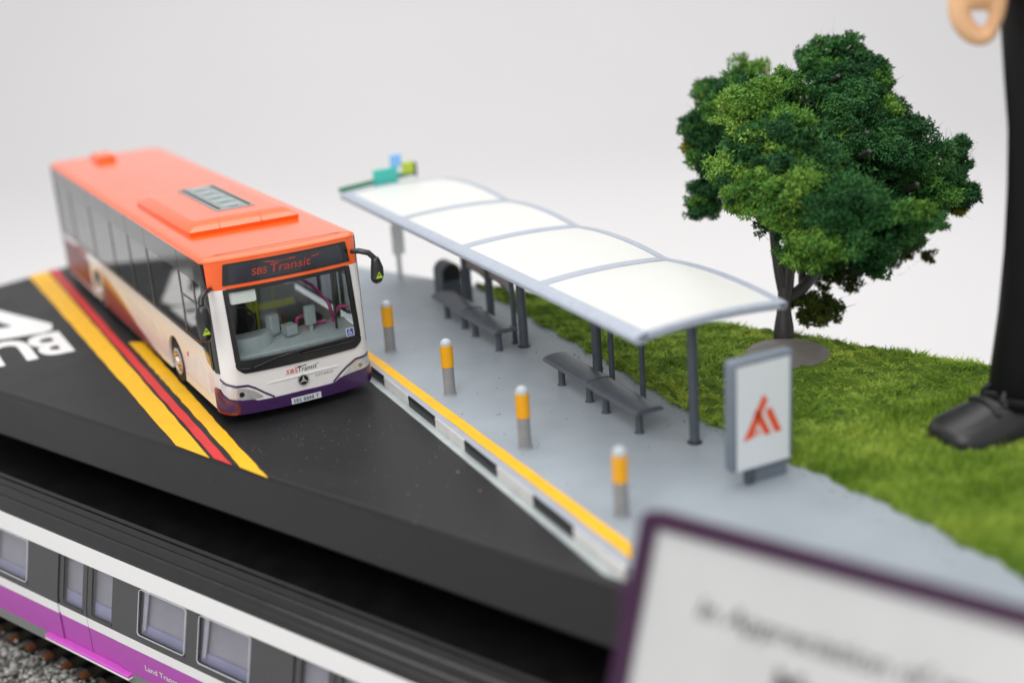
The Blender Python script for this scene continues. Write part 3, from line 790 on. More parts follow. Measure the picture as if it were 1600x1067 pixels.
def shell(name, us, vs_, th, m, lift=0, parent=sh, smooth=40):
    top = [[(u, v, roof_z(u, v) + lift) for u in us] for v in vs_]; bot = [[(u, v, roof_z(u, v) + lift - th) for u in us] for v in vs_]
    mb = MB(); mb.grid(top); mb.grid([r[::-1] for r in bot])
    a = len(vs_); b = len(us); o = a * b
    for i in range(a - 1):
        mb.add([top[i][0], top[i + 1][0], bot[i + 1][0], bot[i][0]], [(0, 1, 2, 3)]); mb.add([top[i][-1], bot[i][-1], bot[i + 1][-1], top[i + 1][-1]], [(0, 1, 2, 3)])
    for j in range(b - 1):
        mb.add([top[0][j], bot[0][j], bot[0][j + 1], top[0][j + 1]], [(0, 1, 2, 3)]); mb.add([top[-1][j], top[-1][j + 1], bot[-1][j + 1], bot[-1][j]], [(0, 1, 2, 3)])
    bm = bmesh.new(); me = bpy.data.meshes.new('x'); me.from_pydata(mb.v, [], mb.f); bm.from_mesh(me); bmesh.ops.remove_doubles(bm, verts=bm.verts, dist=1e-4)
    mb2 = MB(); bm.verts.index_update(); mb2.v = [tuple(v.co) for v in bm.verts]; mb2.f = [tuple(v.index for v in f.verts) for f in bm.faces]; mb2.mi = [0] * len(mb2.f); bm.free(); bpy.data.meshes.remove(me)
    return mb2.build(name, m, parent, smooth)


UU = np.linspace(UF + .06, UR - .06, 15)
for i, (a, c) in enumerate(zip(RIB[:-1], RIB[1:])):
    shell('roof_panel', UU, np.linspace(a + .05, c - .05, 17), .04, 'roofwhite', -.012)
for i, v in enumerate(RIB):
    e = .14 if 0 < i < 4 else .17
    vv = [v - e, v, v + e] if 0 < i < 4 else ([v, v + e] if i == 0 else [v - e, v])
    mb_v = vv
    base = v
    top = [[(u, w, max(roof_z(u, base), roof_z(u, min(max(w, V0), V1))) + .012) for u in np.linspace(UF, UR, 17)] for w in vv]
    bot = [[(u, w, z - .13) for u, w, z in r] for r in top]
    mb = MB(); rows = []
    for j in range(17): rows.append([r[j] for r in top] + [r[j] for r in bot[::-1]])
    mb.grid(rows, close=True); k = len(rows[0]); mb.add(rows[0], [tuple(range(k))]); mb.add(rows[-1], [tuple(range(k))[::-1]])
    mb.build('roof_rib', 'frame', sh, 40, bev=.015)
# front gutter beam, rear curved edge
prof = [(UF - .10, ZR - .12), (UF + .02, ZR - .15), (UF + .16, ZR - .10), (UF + .16, ZR + .055), (UF + .06, ZR + .045), (UF - .06, ZR + .01), (UF - .11, ZR - .04)]
mb = MB(); mb.grid([[(u, v, z) for u, z in prof] for v in (V0, V1)], close=True)
mb.add([(u, V0, z) for u, z in prof], [tuple(range(7))[::-1]]); mb.add([(u, V1, z) for u, z in prof], [tuple(range(7))])
mb.build('front_beam', 'frame', sh, 45, bev=.02)
mb = MB(); rows = []
for v in np.linspace(V0, V1, 65):
    z = roof_z(UR, v); rows.append([(UR - .14, v, roof_z(UR - .14, v) + .016), (UR + .02, v, z + .016), (UR + .03, v, z - .05), (UR - .02, v, z - .09), (UR - .14, v, z - .06)])
mb.grid(rows, close=True); mb.add(rows[0], [tuple(range(5))]); mb.add(rows[-1], [tuple(range(5))[::-1]]); mb.build('rear_edge', 'frame', sh, 40)


def post(u, v, r, top=None, lean=0, flange=True):
    zt = (top or roof_z(u, v) - .04)
    mb = MB(); mb.tube([(u, v, ZP - .01), (u + lean, v, zt)], r, 16)
    o = mb.build('post', 'slate', sh)
    if flange:
        mb = MB(); mb.lathe([(r * 1.55, 0), (r * 1.5, .012), (r * 1.05, .02)], (u, v, ZP), 16); mb.build('flange', 'blackink', o)
    return o


for u, v, r in ((.14, -7.05, .095), (.22, -3.38, .105), (.08, -.22, .105), (.38, 3.50, .125)):
    post(u, v, r, None, -.03)
for u, v in ((.46, -3.55), (.40, -4.86), (.02, .12), (.28, 1.95)):
    post(u, v, .06 if v < 1 else .10, None, -.02)
for u0, v0, u1, v1, zb in ((.46, -3.55, .40, -4.86, 1.62), (.02, .12, .28, 1.95, 1.40), (.28, 1.95, .36, 3.45, 1.28)):
    mb = MB(); k = 8; f_ = []; b_ = []
    for i in range(k + 1):
        t = i / k; u = u0 + (u1 - u0) * t; v = v0 + (v1 - v0) * t; sag = .10 * (1 - (2 * t - 1) ** 2)
        f_.append((u, v, zb + sag))
    d = Vector((v1 - v0, u0 - u1, 0)).normalized() * .02
    rows = [[Vector(p) - d for p in f_] + [Vector((p[0], p[1], 2.72)) - d for p in f_[::-1]], [Vector(p) + d for p in f_] + [Vector((p[0], p[1], 2.72)) + d for p in f_[::-1]]]
    mb.grid(rows, close=True); k2 = len(rows[0]); mb.add(rows[0], [tuple(range(k2))]); mb.add(rows[1], [tuple(range(k2))[::-1]])
    bo = mb.build('route_board', 'taupe', sh, 30)
    mb = MB(); mb.tube([Vector(p) for p in f_], .035, 8); mb.build('board_rim', 'slate', bo)
# name board on the far end of the roof
VE = 7.72
mb = MB(); mb.add([(UF - .05, VE, 2.80), (.88, VE, 3.0), (.88, VE, 3.13), (UF - .05, VE, 2.93), (UF - .05, VE + .1, 2.80), (.88, VE + .1, 3.0), (.88, VE + .1, 3.13), (UF - .05, VE + .1, 2.93)], [(0, 1, 2, 3), (7, 6, 5, 4), (0, 4, 5, 1), (1, 5, 6, 2), (2, 6, 7, 3), (3, 7, 4, 0)])
nb = mb.build('name_board', 'green', sh, bev=.01)
mb = MB(); mb.box((-.02, VE - .02, 3.02), (.72, .10, .56)); mb.build('name_plate', 'teal', nb, bev=.03)
mb = MB(); mb.box((.33, VE + .02, 3.47), (.34, .08, .36)); mb.cyl((.33, VE + .02, 3.05), (.33, VE + .02, 3.5), .04); mb.build('stop_plate', 'skyblue', nb, bev=.06)
mb = MB(); mb.box((.68, VE + .02, 3.22), (.36, .08, .34)); mb.build('service_plate', 'yelgreen', nb, bev=.03)
mb = MB(); mb.box((.90, VE + .02, 3.15), (.06, .1, .40)); mb.build('board_bracket', 'slate', nb)

# ------------------------------------------------------------------ benches
def bench(x, y, ln, label):
    t = thing('bench', label, 'bench', (x, y, ZP), RZ, 'benches under the shelter')
    rows = []; m = 11
    for v in np.linspace(-ln / 2, ln / 2, 9):
        e = .02 * (2 * abs(v) / ln) ** 4
        top = [(.31 * math.cos(a) - .02 * 0, v, .485 + .10 * math.sin(a) ** .8 + e) for a in np.linspace(0, math.pi, m)]
        bot = [(q, v, .475 + e) for q in np.linspace(-.29, .29, 4)]
        rows.append(top + bot)
    mb = MB(); mb.grid(rows, close=True); k = len(rows[0]); mb.add(rows[0], [tuple(range(k))]); mb.add(rows[-1], [tuple(range(k))[::-1]])
    mb.build('seat', 'benchgrey', t, 50)
    for v in (-ln / 2 + .32, ln / 2 - .34):
        mb = MB(); mb.lathe([(.105, 0), (.10, .012), (.075, .02), (.07, .49)], (-.05, v, 0), 16); mb.build('leg', 'slate', t)
    return t


bench(6.40, -3.49, 1.84, 'dark grey curved bench, farther of the two beside the amber bollards and near board post')
bench(6.24, -5.40, 1.90, 'dark grey curved bench nearest the white advertising panel')
bench(6.73, 2.42, 1.70, 'blurred dark grey bench at the far end in front of the rubbish bin')
bench(6.56, .55, 1.95, 'blurred dark grey bench between the far bench and the thick post pair')

# ------------------------------------------------------------------ advertising panel
ad = thing('advertising_panel', 'grey framed advertising panel with white poster and orange red triangle mark', 'advertising sign', (6.52, -9.12, ZP), RZ)
mb = MB(); mb.prism([(-.64, 0), (.64, 0), (.64, .25), (-.64, .25)], .30, 2.30); mb.build('frame', 'adgrey', ad, bev=.06, seg=3)
mb = MB(); mb.box((.22, .17, .16), (.72, .18, .34)); mb.build('pedestal', 'adgrey', ad, bev=.03)
mb = MB(); mb.box((-.22, .10, .16), (.16, .14, .32)); mb.build('foot', 'slate', ad, bev=.02)
Sad = lambda u, v, o: (u, -o, v)
po = patch('poster', [(-.55, .36), (.54, .36), (.54, 2.20), (-.55, 2.20)], Sad, .012, .01, 'poster', ad)
U_ = lambda u, v: (-.55 + 1.09 * u, .36 + 1.84 * v)
flat(Sad, [[U_(*q) for q in poly] for poly in (
    [(.11, .27), (.49, .69), (.58, .63), (.35, .37), (.33, .295)],
    [(.36, .56), (.46, .51), (.645, .285), (.52, .285), (.31, .51)],
    [(.56, .54), (.645, .545), (.85, .285), (.72, .285), (.54, .50)],
    [(.37, .355), (.41, .355), (.43, .30), (.38, .30)])], 'logo', 'poster_logo', po, .018)
mb = MB(); mb.box((0, -.012, .345), (1.16, .03, .035)); mb.build('frame_lip', 'capgrey', ad, bev=.01)

# ------------------------------------------------------------------ rubbish bin and stop pole
bn = thing('rubbish_bin', 'dark round topped rubbish bin behind the far bench', 'rubbish bin', (7.6, 4.55, ZP), RZ)
prof = rounded([(-.3, 0), (.3, 0), (.3, .72)], .01) + circle(0, .72, .3, 10, 0, 180) + [(-.3, .72)]
prof = [(-.28, 0), (.28, 0)] + circle(0, .70, .28, 12, 0, 180)
mb = MB(); mb.grid([[(x, y, z) for x, z in prof] for y in (-.28, .28)], close=True); mb.add([(x, -.28, z) for x, z in prof], [tuple(range(len(prof)))]); mb.add([(x, .28, z) for x, z in prof], [tuple(range(len(prof)))[::-1]])
mb.build('shell', 'slate', bn, 40, bev=.02)
mb = MB(); mb.add([(x * .86, -.292, z * .94 + .02) for x, z in prof], [tuple(range(len(prof)))[::-1]]); mb.build('opening', 'blackink', bn, 0)
mb = MB(); mb.box((0, -.30, .30), (.46, .02, .42)); mb.build('front_panel', 'slate', bn, bev=.02)
bs = thing('bus_stop_pole', 'pale grey pole with cream timetable box at the far end of the pavement', 'sign pole', (7.28, 6.85, ZP), RZ)
mb = MB(); mb.lathe([(.12, 0), (.11, .02), (.07, .03), (.06, 2.2)], n=14); mb.build('pole', 'capgrey', bs)
mb = MB(); mb.box((0, -.06, 1.22), (.34, .14, .86)); bx = mb.build('timetable_box', 'cream', bs, bev=.03)
mb = MB(); mb.box((0, -.135, 1.24), (.26, .01, .7)); mb.build('timetable', 'poster', bx)

# ------------------------------------------------------------------ grass
GB = [(8.62, 4.6), (8.45, 3.2), (8.30, 1.6), (8.14, -.2), (7.95, -2.0), (7.72, -3.94), (7.48, -6.2), (7.42, -7.6), (7.46, -9.4), (7.52, -11.4), (7.38, -13.2), (7.2, -15), (6.8, -20)]
gby = np.array([p[1] for p in GB])[::-1]; gbx = np.array([p[0] for p in GB])[::-1]


def grass_edge(y): return np.interp(y, gby, gbx) + .05 * np.sin(y * 5.1) + .03 * np.sin(y * 13.7 + 1)


def back_x(y): return (9.80 - y * N.y) / N.x


def grass():
    rs = np.random.RandomState(3)
    yy = np.linspace(4.9, -19, 220); rows = []
    for y in yy:
        a, b = grass_edge(y), back_x(y)
        if b < a + .02: b = a + .02
        xs = np.linspace(a, b, 60)
        h = .05 + .05 * np.sin(xs * 9 + y * 4) * np.sin(y * 7 - xs * 3) + rs.rand(60) * .07
        h[0] = 0; h[-1] = .0
        rows.append([(x, y, ZP + q) for x, q in zip(xs, h)])
    mb = MB(); mb.grid(rows); turf = mb.build('turf', 'soil', None, 0, recalc=False); structure(turf)
    # fibres
    n = 300000
    y = rs.rand(n * 2) * 23.5 - 18.8; x = 6.6 + rs.rand(n * 2) * 11
    ok = (x > grass_edge(y) + .0) & (x < back_x(y)) & (y < 4.7)
    # keep only what can be near the picture
    s = x * T.x + y * T.y; ok &= s < 19
    x, y = x[ok][:n], y[ok][:n]; n = len(x)
    cl = .5 + .5 * np.sin(x * 3.1 + np.sin(y * 2.3) * 1.5) * np.sin(y * 3.7 + np.sin(x * 2.9))
    h = (.10 + .15 * rs.rand(n)) * (.65 + .55 * cl)
    edge = np.minimum(1, (x - grass_edge(y)) / .15 + .45); h *= edge
    long_ = rs.rand(n) < .03; h[long_] *= 1.35
    a = rs.rand(n) * 2 * np.pi; lean = h * (.25 + .75 * rs.rand(n)) * np.where(y > -8.5, 1.5, .8); h = h * np.where(y > -8.5, .52, .9); la = rs.rand(n) * 2 * np.pi
    w = (.013 + .020 * rs.rand(n)) * np.where(y > -8.5, 1.25, .9)
    z0 = np.full(n, ZP + .02)
    P = np.empty((n, 3, 3), np.float32)
    P[:, 0] = np.stack([x - np.cos(a) * w, y - np.sin(a) * w, z0], 1); P[:, 1] = np.stack([x + np.cos(a) * w, y + np.sin(a) * w, z0], 1)
    P[:, 2] = np.stack([x + np.cos(la) * lean, y + np.sin(la) * lean, z0 + h], 1)
    o = tris('grass', P, 'grassA'); o['kind'] = 'stuff'; o['label'] = 'short bright green grass fibres on the lawn'


def tris(name, P, m, parent=None):
    n = len(P); me = bpy.data.meshes.new(name); me.vertices.add(n * 3); me.vertices.foreach_set('co', P.reshape(-1))
    me.loops.add(n * 3); me.loops.foreach_set('vertex_index', np.arange(n * 3, dtype=np.int32))
    me.polygons.add(n); me.polygons.foreach_set('loop_start', np.arange(0, n * 3, 3, dtype=np.int32))
    me.update(calc_edges=True); me.materials.append(M[m])
    o = bpy.data.objects.new(name, me); COL.objects.link(o); o.parent = parent
    return o


grass()

# ------------------------------------------------------------------ tree
tree = thing('tree', 'model tree with dark green foam crown and grey disc base on the grass', 'tree', (11.7, -3.9, ZP))
TO = Vector((11.7, -3.9, ZP))
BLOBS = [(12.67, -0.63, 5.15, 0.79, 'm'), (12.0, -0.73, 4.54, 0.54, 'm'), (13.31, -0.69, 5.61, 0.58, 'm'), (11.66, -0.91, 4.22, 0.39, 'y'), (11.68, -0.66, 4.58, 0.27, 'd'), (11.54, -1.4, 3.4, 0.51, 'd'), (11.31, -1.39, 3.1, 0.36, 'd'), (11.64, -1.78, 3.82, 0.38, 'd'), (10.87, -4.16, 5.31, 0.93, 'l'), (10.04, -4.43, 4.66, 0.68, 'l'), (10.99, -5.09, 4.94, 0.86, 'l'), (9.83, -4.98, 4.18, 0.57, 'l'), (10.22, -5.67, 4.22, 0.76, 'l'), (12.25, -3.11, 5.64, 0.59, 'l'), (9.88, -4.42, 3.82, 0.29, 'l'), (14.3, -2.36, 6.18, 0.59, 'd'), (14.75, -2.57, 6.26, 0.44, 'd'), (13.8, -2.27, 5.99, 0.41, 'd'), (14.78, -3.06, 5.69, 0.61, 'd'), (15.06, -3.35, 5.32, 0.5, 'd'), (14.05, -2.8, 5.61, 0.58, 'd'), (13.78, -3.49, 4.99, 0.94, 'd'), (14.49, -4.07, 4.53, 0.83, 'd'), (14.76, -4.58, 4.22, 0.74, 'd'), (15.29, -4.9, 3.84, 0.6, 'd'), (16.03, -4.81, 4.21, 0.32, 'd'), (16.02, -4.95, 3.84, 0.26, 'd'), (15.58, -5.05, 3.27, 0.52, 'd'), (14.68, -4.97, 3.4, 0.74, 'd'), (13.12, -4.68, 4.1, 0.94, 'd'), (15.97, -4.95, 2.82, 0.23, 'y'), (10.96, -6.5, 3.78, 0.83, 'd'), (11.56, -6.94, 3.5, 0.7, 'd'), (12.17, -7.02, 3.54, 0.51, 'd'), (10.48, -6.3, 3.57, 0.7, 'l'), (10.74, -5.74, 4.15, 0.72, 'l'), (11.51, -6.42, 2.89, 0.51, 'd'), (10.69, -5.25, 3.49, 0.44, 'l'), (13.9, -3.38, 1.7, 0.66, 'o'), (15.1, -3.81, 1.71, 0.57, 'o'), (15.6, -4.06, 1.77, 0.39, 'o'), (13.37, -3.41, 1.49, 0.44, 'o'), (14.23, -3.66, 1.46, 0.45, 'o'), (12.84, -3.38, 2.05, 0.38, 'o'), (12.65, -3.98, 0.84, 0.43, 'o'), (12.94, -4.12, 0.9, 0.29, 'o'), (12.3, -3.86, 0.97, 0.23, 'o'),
         (12.35, -.85, 4.75, .75, 'm'), (11.85, -1.3, 4.2, .5, 'd'), (12.9, -1.2, 5.0, .7, 'm'), (12.6, -1.9, 4.6, .7, 'd'), (11.9, -2.2, 4.6, .6, 'm'), (11.45, -1.45, 3.25, .5, 'd'), (15.2, -4.9, 3.3, .5, 'd'), (14.9, -4.7, 2.9, .55, 'd'), (14.3, -4.6, 2.8, .6, 'd'), (14.2, -4.4, 3.9, .6, 'd'), (12.2, -4.0, 2.9, .6, 'd'), (12.75, -4.05, .80, .42, 'o'), (12.5, -3.9, .88, .35, 'o'), (10.6, -5.9, 3.2, .6, 'l'), (11.2, -6.3, 3.2, .6, 'd'), (10.35, -5.3, 3.6, .55, 'l'),
         (12.6, -3.6, 4.3, 1.1, 'd'), (12.0, -4.6, 4.0, .9, 'd'), (13.4, -3.6, 3.4, .9, 'd'), (12.3, -2.6, 4.3, .8, 'd'), (11.8, -5.4, 3.6, .7, 'd'), (13.2, -2.6, 4.9, .7, 'd')]


def foliage():
    rs = np.random.RandomState(11); acc = {}
    unit = lambda n: (lambda d: d / np.linalg.norm(d, axis=1)[:, None])(rs.normal(size=(n, 3)))
    for bx_, by_, bz_, r, k in BLOBS:
        c = np.array([bx_, by_, bz_]) - np.array(TO); key = {'d': 'leafd', 'm': 'leafl', 'l': 'leafl', 'o': 'leafo', 'y': 'leafy'}[k]
        if k != 'o':
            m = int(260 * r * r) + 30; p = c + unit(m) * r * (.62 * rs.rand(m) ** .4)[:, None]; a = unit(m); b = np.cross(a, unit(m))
            acc.setdefault('leafd', []).append(np.stack([p - b * .06, p + b * .06, p + a * .16], 1))  # dark bits inside clumps of any green, painting the shade between tufts
        nmid = max(6, int(16 * r)); mids = c + unit(nmid) * r * (.55 + .30 * rs.rand(nmid))[:, None]
        for q0 in mids:
            kk = key; t = rs.rand()
            if k == 'm' and t < .45: kk = 'leafd'
            if k == 'l' and t < .25: kk = 'leafd'
            if k == 'd' and t < .10: kk = 'leafl'
            R0 = min(.36, r * (.34 + .22 * rs.rand()))
            ns = max(7, int(13 * (R0 / .3) ** 1.2))
            sub = q0 + unit(ns) * R0 * (.35 + .75 * rs.rand(ns) ** 1.2)[:, None] * np.array([1.1, 1.1, .85])
            for q in sub:
                rr = R0 * (.24 + .24 * rs.rand())
                m = int((150 if k != 'o' else 110) * (rr / .14) ** 1.8) + 14
                e = unit(m); sq = np.array([1 + .5 * rs.rand(), 1 + .5 * rs.rand(), .7 + .5 * rs.rand()])
                p = q + e * rr * sq * (.55 + .6 * rs.rand(m))[:, None]
                keep = np.linalg.norm(p - c, axis=1) > r * .42; p = p[keep]; e = e[keep]; m = len(p)
                if m < 2: continue
                L_ = .035 + .05 * rs.rand(m) ** 1.5
                a = unit(m); tip = p + (e * .5 + a) * L_[:, None]
                b = np.cross(a, e); b /= np.linalg.norm(b, axis=1)[:, None] + 1e-6
                wd = (.016 + .022 * rs.rand(m))[:, None]
                acc.setdefault(kk, []).append(np.stack([p - b * wd, p + b * wd, tip], 1))
        # stray fibres, combed along the front of the light clumps
        m = int((150 if k == 'l' else 40) * r); e = unit(m); p = c + e * r * (.92 + .1 * rs.rand(m))[:, None]
        a = rs.normal(size=(m, 3)) * .45 + e * .35 + np.array([.35, -.1, .45]); b = rs.normal(size=(m, 3)) * .004
        acc.setdefault(key, []).append(np.stack([p - b, p + b, p + a * .20], 1))
    nm = {'leafd': 'dark_foliage', 'leafl': 'light_foliage', 'leafo': 'olive_foliage', 'leafy': 'yellow_foliage'}
    for k, v in acc.items():
        o = tris(nm[k], np.concatenate(v).astype(np.float32), k, tree); o['kind'] = 'stuff'
    print('leaf bits', sum(len(q) for v in acc.values() for q in v))


foliage()


def smoothpts(pts, k=6):
    P = [Vector(p) for p in pts]; out = []
    for i in range(len(P) - 1):
        p0, p1, p2, p3 = P[max(i - 1, 0)], P[i], P[i + 1], P[min(i + 2, len(P) - 1)]
        for t in np.linspace(0, 1, k, endpoint=False):
            out.append(.5 * (2 * p1 + (p2 - p0) * t + (2 * p0 - 5 * p1 + 4 * p2 - p3) * t * t + (3 * p1 - p0 - 3 * p2 + p3) * t ** 3))
    return out + [P[-1]]


def limb(mb, pts, r0, r1, n=12):
    q = smoothpts([Vector(p) - TO for p in pts]); mb.tube(q, [r0 + (r1 - r0) * i / (len(q) - 1) for i in range(len(q))], n)


mb = MB()
q = smoothpts([Vector(p) - TO for p in ((11.69, -3.89, .30), (11.72, -3.85, .55), (11.78, -3.78, .86), (11.86, -3.7, 1.16), (11.95, -3.64, 1.45))])
mb.tube(q, list(np.interp(np.linspace(0, 1, len(q)), [0, .12, .3, .55, .8, 1], [.20, .235, .22, .165, .155, .175])), 16); trunk = mb.build('trunk', 'bark', tree, 60)
for pts, r0, r1 in (([(11.91, -3.66, 1.23), (11.87, -3.5, 1.85), (11.9, -3.3, 2.67), (11.93, -3.24, 3.4)], .13, .09), ([(11.95, -3.64, 1.3), (12.18, -3.5, 2.11), (12.38, -3.36, 2.79), (12.7, -3.1, 3.9)], .17, .11), ([(11.93, -3.66, 1.15), (12.37, -3.75, 1.40), (12.98, -3.71, 1.85), (13.55, -3.82, 2.4), (14.11, -4.22, 3.1)], .15, .10), ([(12.36, -3.76, 1.36), (12.62, -3.44, 1.75), (12.9, -3.25, 2.5)], .10, .07)):
    mb = MB(); limb(mb, pts, r0, r1); mb.build('branch', 'bark', tree, 60)
mb = MB(); limb(mb, [(12.7, -2.3, 5.5), (12.84, -2.06, 5.77), (12.98, -1.77, 6.12)], .08, .012, 8); mb.build('twig', 'twig', tree, 60)
for p in ((13.0, -4.9, 4.9), (12.62, -5.35, 4.62), (13.6, -3.4, 5.9), (13.9, -5.5, 3.75)):
    mb = MB(); limb(mb, [Vector(p) + Vector((.25, .5, -.2)), Vector(p), Vector(p) + Vector((-.03, -.09, .06))], .07, .045, 8); mb.build('twig', 'bark', tree, 60)
mb = MB(); mb.lathe([(.90, -.06), (.91, .04), (.86, .09), (.6, .16), (.34, .22), (.2, .24)], (-.62, -.78, .06), 40); mb.build('disc_base', 'stone', tree, 50)

# ------------------------------------------------------------------ standing figure in black trousers
fig = thing('person', 'standing figurine in black trousers and black shoes, hand hanging by the leg', 'person', (11.6, -10.4, ZP))
FO = Vector((11.6, -10.4, ZP))
rr_ = Vector((.862, -.507, 0)); ff_ = Vector((.488, .873, 0))


def P3(x, y, z): return Vector((x, y, z)) - FO


body = MB()
A = Vector((11.58, -10.37, 0))
near = [(1.02, .05, .70), (1.5, .07, .70), (2.5, .12, .68), (3.6, .22, .74), (4.7, .27, .80), (5.8, .28, .86), (6.8, .22, .93), (7.8, .18, 1.02), (9.3, .35, 1.15)]
body.cur = 0
body.tube([Vector((A.x, A.y, 0)) + rr_ * s - FO + Vector((0, 0, z)) for z, s, r in near], [r for z, s, r in near], 20)
far = [(1.0, 2.5, .70), (2.5, 2.45, .68), (4.7, 2.35, .80), (6.8, 2.2, .93), (9.3, 1.9, 1.15)]
body.tube([A + rr_ * s + ff_ * .25 - FO + Vector((0, 0, z)) for z, s, r in far], [r for z, s, r in far], 20)
c_ = A + rr_ * 1.15 + ff_ * .1 - FO
body.tube([c_ + Vector((0, 0, z)) for z in (8.9, 10.2, 11.6, 13.4, 14.8, 15.6)], [1.75, 1.6, 1.55, 1.75, 1.75, .9], 22, round_ends=True)
sh_n = c_ - rr_ * 1.75 + Vector((0, 0, 15.0)); sh_f = c_ + rr_ * 1.75 + Vector((0, 0, 15.0))
HAND = Vector((10.30, -10.0, 0)) - FO
wr = HAND + Vector((.03, 0, 9.25))
body.tube([sh_n, (sh_n + wr) / 2 - rr_ * .35, wr], [.72, .58, .42], 16, round_ends=True)
body.tube([sh_f, sh_f + rr_ * .5 + Vector((0, 0, -3)), sh_f + rr_ * .4 + Vector((0, 0, -5.6))], [.72, .58, .42], 16, round_ends=True)
body.tube([c_ + Vector((0, 0, z)) for z in (15.3, 16.3)], [.6, .55], 16, round_ends=True)
hd = c_ + Vector((0, 0, 17.6)); body.ball(hd, 1.3, 20, 14, (.9, 1.0, 1.12))
fc = Vector((-.97, .25, 0)); body.tube([hd + fc * 1.12 + Vector((0, 0, .15)), hd + fc * 1.42 + Vector((0, 0, -.2))], [.12, .2], 10, round_ends=True)
for s_ in (-1, 1): body.ball(hd + Vector((.25, .97, 0)) * 1.22 * s_, .28, 10, 7, (.6, .5, 1))
me_o = body.build('body', ['cloth', 'skin'], fig, 60, remesh=.09, sm=8)
# the trouser crease and hem
mb = MB()
hem0 = A + rr_ * .05 - FO
mb.lathe([(.735, .93), (.75, .96), (.745, 1.10), (.715, 1.14)], hem0, 24); mb.build('trouser_hem', 'cloth', fig, 50)
# head hair, eyes, mouth
mb = MB(); mb.ball(hd + Vector((.12, 0, .35)), 1.36, 20, 12, (.92, 1.0, 1.0)); mb.build('hair', 'hair', fig, 60)
mb = MB()
for s_ in (-1, 1): mb.ball(hd + fc * 1.08 + Vector((.25, .97, 0)) * .42 * s_ + Vector((0, 0, .1)), .12, 10, 8)
mb.build('eye', 'blackink', fig, 60)
mb = MB(); mb.tube([hd + fc * 1.12 + Vector((.25, .97, 0)) * q + Vector((0, 0, -.6)) for q in (-.3, 0, .3)], .05, 8, round_ends=True); mb.build('mouth', 'red', fig, 60)
# hand: palm above, index finger and thumb closing into a ring, other fingers curled beside the thigh
mb = MB()
def HP(a, b, z): return HAND + rr_ * a + ff_ * b + Vector((0, 0, z))
mb.tube([HP(.0, 0, 9.3), HP(-.02, 0, 8.95), HP(-.03, 0, 8.55), HP(-.02, 0, 8.2)], [.36, .42, .45, .38], 16, round_ends=True)
mb.tube(smoothpts([HP(-.28, -.02, 8.45), HP(-.38, -.03, 8.05), HP(-.34, -.04, 7.72), HP(-.18, -.05, 7.50), HP(.0, -.05, 7.42), HP(.12, -.05, 7.48)]), list(np.linspace(.19, .14, 31)), 12, round_ends=True)
mb.tube(smoothpts([HP(.10, -.22, 8.5), HP(.17, -.22, 8.1), HP(.19, -.16, 7.8), HP(.15, -.1, 7.56)]), list(np.linspace(.16, .115, 19)), 12, round_ends=True)
for i, (b, dz) in enumerate(((.24, .46), (.46, .5), (.66, .56))):
    mb.tube(smoothpts([HP(-.2, b, 8.5), HP(-.24, b, 8.05 + dz), HP(-.12, b, 7.72 + dz), HP(.14, b, 7.62 + dz), HP(.26, b * .9, 7.86 + dz)]), list(np.linspace(.175, .13, 25)), 12, round_ends=True)
mb.build('hand', 'skin', fig, 60, remesh=.035, sm=5)
mb = MB(); mb.lathe([(.50, 9.1), (.52, 9.15), (.5, 9.7), (.44, 9.75)], HP(.01, 0, 0) - Vector((0, 0, 0)), 20); mb.build('cuff', 'cloth', fig, 50)


